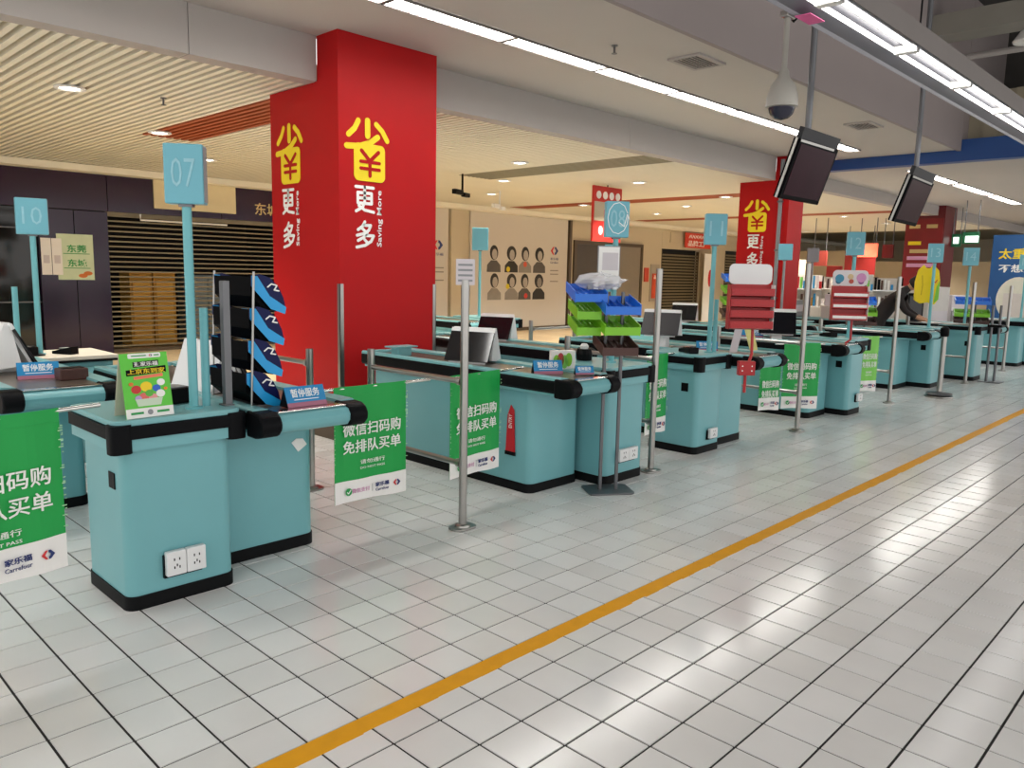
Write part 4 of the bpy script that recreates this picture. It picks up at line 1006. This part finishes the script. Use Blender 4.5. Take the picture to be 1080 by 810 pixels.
# red hanging lobby sign
t = thing('hanging_sign', 'tall red hanging sign with white marks behind the 08 lane sign', 'sign', (9.32, 6.9, 2.1))
MB().box(-.42, 0, .05, .42, .05, 1.04).build('board', mat('sign_red2', '#c62a22', .5), t, bevel=.005)
MB().box(-.40, -.006, .42, .40, -.001, .76).build('pale_band', CREAMW, t)
T('V卡中心', t, (0, -.008, .88), .6, .14, WHITEINK, bold=.02) if False else None
for k in range(4): MB().prism(ell(-.28+.19*k, .88, .07, .07, 14), -.006, -.001, 'y').build('mark', PAPER, t)
MB().prism([(-.12, .48), (.15, .48), (.15, .7), (.02, .7), (.02, .62), (-.12, .62)], -.009, -.0065, 'y').build('arrow_mark', REDINK, t)
for k in range(3): MB().prism(ell(-.2+.16*k, .25, .06, .08, 12), -.006, -.001, 'y').build('mark', PAPER, t)
MB().tube([(.0, .02, 1.04), (0, .02, 1.13)], .012, 6).build('hanger', BLACKP, t)
# stacked cartons and machines far right
random.seed(3)
def carton(x, y, z, w, h, m, lab):
    t = thing('carton', lab, 'carton', (x, y, z), random.uniform(-20, 10), 'cartons behind the far checkouts')
    MB().box(-w/2, -w/2, 0, w/2, w/2, h).build('box', m, t, bevel=.006)
    MB().box(-w/2+.02, -w/2-.002, h*.3, w/2-.02, -w/2-.0003, h*.7).build('printed_label', LILAC, t)
for k, (x, y, z, w, h, m) in enumerate(((11.5, 3.45, .869, .35, .22, BOXW), (11.5, 3.45, 1.09, .30, .2, LILAC), (12.19, 3.5, .881, .26, .4, BOXW), (12.19, 3.5, 1.282, .24, .25, BOXW), (11.5, 4.3, .869, .4, .3, GREYP), (13.4, 2.6, 0, .6, 1.45, BOXW), (14.2, 2.4, 0, .5, 1.3, LILAC))):
    carton(x, y, z, w, h, m, ['white carton low on the counter behind the yellow vest', 'pale carton stacked on top behind the yellow vest', 'white carton right of the yellow vest', 'upper white carton right of the yellow vest', 'grey carton far behind the yellow vest', 'tall white cabinet-sized carton before the blue poster', 'tall pale carton nearer the blue poster'][k])
item('till_tower', 'tall black upright till back beside the far steel pole', 'till', (11.98, 2.3, .846), -65, [('tower', BLACKP, MB().box(-.12, -.05, 0, .12, .05, .50), .01), ('screen', SCREEN, MB().box(-.10, -.054, .05, .10, -.0505, .45), 0)])
random.seed(11)
spots = [(15.2, 4.6), (16.0, 5.0), (16.8, 4.5), (17.6, 5.2), (15.6, 5.9), (17.2, 6.3)]
spots.sort(key=lambda q: proj((q[0], q[1], 1))[0])
for k, (x, y) in enumerate(spots):
    t = thing('shelf_unit', 'far shelf crowded with small goods behind the checkouts, %s from the left' % ORD[k], 'shelf', (x, y, 0), -70, 'far shelves of goods')
    h = 1.55+.2*random.random()
    MB().box(-.4, .2, 0, .4, .24, h).build('back', BOXW, t)
    for z in (.1, .5, .9, 1.3): MB().box(-.4, -.15, z, .4, .2, z+.03).build('shelf', WHITEP, t)
    for q in range(22):
        z = (.93, 1.33)[q % 2]; xx = -.38+.035*q
        MB().box(xx, -.12, z, xx+.03+.03*random.random(), .05, z+.12+.18*random.random()).build('goods', [BLUECARD, REDT, BOXW, PAPER, ORANGE, GREENL, LILAC, BLACKP, BROWNT, WHITEP][random.randrange(10)], t)

# person in a dark coat bending over behind the far counter
def person():
    t = thing('person', 'person in a dark coat bending forward behind the yellow vest', 'person', (10.80, 2.48, 0), -78)
    J = {'pel': ((0, 0, .95), .15), 'spine': ((.12, 0, 1.16), .15), 'chest': ((.26, 0, 1.32), .16), 'neck': ((.38, 0, 1.42), .06), 'head0': ((.43, 0, 1.46), .06), 
         'hl': ((0, .10, .90), .10), 'kl': ((.03, .11, .50), .065), 'al': ((-.02, .11, .10), .045), 'fl': ((.14, .12, .04), .04),
         'hr': ((0, -.10, .90), .10), 'kr': ((.05, -.11, .50), .065), 'ar': ((0, -.11, .10), .045), 'fr': ((.16, -.12, .04), .04),
         'sl': ((.28, .19, 1.32), .075), 'el': ((.40, .24, 1.08), .05), 'wl': ((.58, .16, .98), .035), 'pl': ((.66, .14, .95), .03),
         'sr': ((.28, -.19, 1.32), .075), 'er': ((.40, -.24, 1.08), .05), 'wr': ((.58, -.16, .98), .035), 'pr': ((.66, -.14, .95), .03)}
    Eg = [('pel', 'spine'), ('spine', 'chest'), ('chest', 'neck'), ('neck', 'head0'), ('pel', 'hl'), ('hl', 'kl'), ('kl', 'al'), ('al', 'fl'), ('pel', 'hr'), ('hr', 'kr'), ('kr', 'ar'), ('ar', 'fr'),
          ('chest', 'sl'), ('sl', 'el'), ('el', 'wl'), ('wl', 'pl'), ('chest', 'sr'), ('sr', 'er'), ('er', 'wr'), ('wr', 'pr')]
    for s, w in ((1, 'pl'), (-1, 'pr')):
        bx, by, bz = J[w][0]
        for q, (dy, L) in enumerate(((.03, .075), (.01, .085), (-.01, .08), (-.028, .065))):
            J[w+str(q)] = ((bx+.04, by+dy, bz-.005), .010); J[w+str(q)+'t'] = ((bx+L, by+dy*1.2, bz-.03), .008)
            Eg += [(w, w+str(q)), (w+str(q), w+str(q)+'t')]
        J[w+'th'] = ((bx+.02, by-s*.045, bz-.01), .010); J[w+'tt'] = ((bx+.055, by-s*.06, bz-.025), .009); Eg += [(w, w+'th'), (w+'th', w+'tt')]
    keys = list(J); me = bpy.data.meshes.new('body')
    me.from_pydata([J[k][0] for k in keys], [(keys.index(a), keys.index(b)) for a, b in Eg], [])
    o = bpy.data.objects.new('body', me); COL.objects.link(o)
    md = o.modifiers.new('skin', 'SKIN'); o.modifiers.new('sub', 'SUBSURF').levels = 1
    for i, k in enumerate(keys):
        sv = me.skin_vertices[0].data[i]; sv.radius = (J[k][1], J[k][1]); sv.use_root = (k == 'pel')
    dg = bpy.context.evaluated_depsgraph_get(); dg.update()
    me2 = bpy.data.meshes.new_from_object(o.evaluated_get(dg))
    bpy.data.objects.remove(o)
    me2.materials.clear(); me2.materials.append(COAT); me2.materials.append(SKIN)
    for p in me2.polygons:
        p.use_smooth = True
        if p.center.x > .56 and p.center.z < 1.2: p.material_index = 1
    b = bpy.data.objects.new('body', me2); COL.objects.link(b); b.parent = t
    hd = MB().lathe([(.005, -.12), (.05, -.10), (.07, -.04), (.078, .02), (.072, .08), (.04, .115), (.004, .12)], 16).build('head', SKIN, t, smooth=True)
    hd.location = (.50, 0, 1.50); hd.rotation_euler = (0, R(55), 0)
    hr = MB().lathe([(.075, -.06), (.095, -.02), (.098, .05), (.08, .11), (.04, .14), (.004, .145)], 16).build('hair', HAIR, hd, smooth=True); hr.location = (-.02, 0, .0)
    MB().prism([(.07, -.02), (.092, -.03), (.07, .02)], -.012, .012, 'y').build('nose', SKIN, hd)
    for s in (-1, 1): MB().lathe([(.002, -.008), (.009, 0), (.002, .008)], 8, (.07, s*.028, .025)).build('eye', HAIR, hd)
    MB().box(.066, -.022, -.062, .072, .022, -.055).build('mouth', REDDK, hd)
    for s in (-1, 1): MB().lathe([(.002, -.025), (.014, 0), (.002, .025)], 8, (0, s*.08, 0)).build('ear', SKIN, hd)
person()

flush_text()
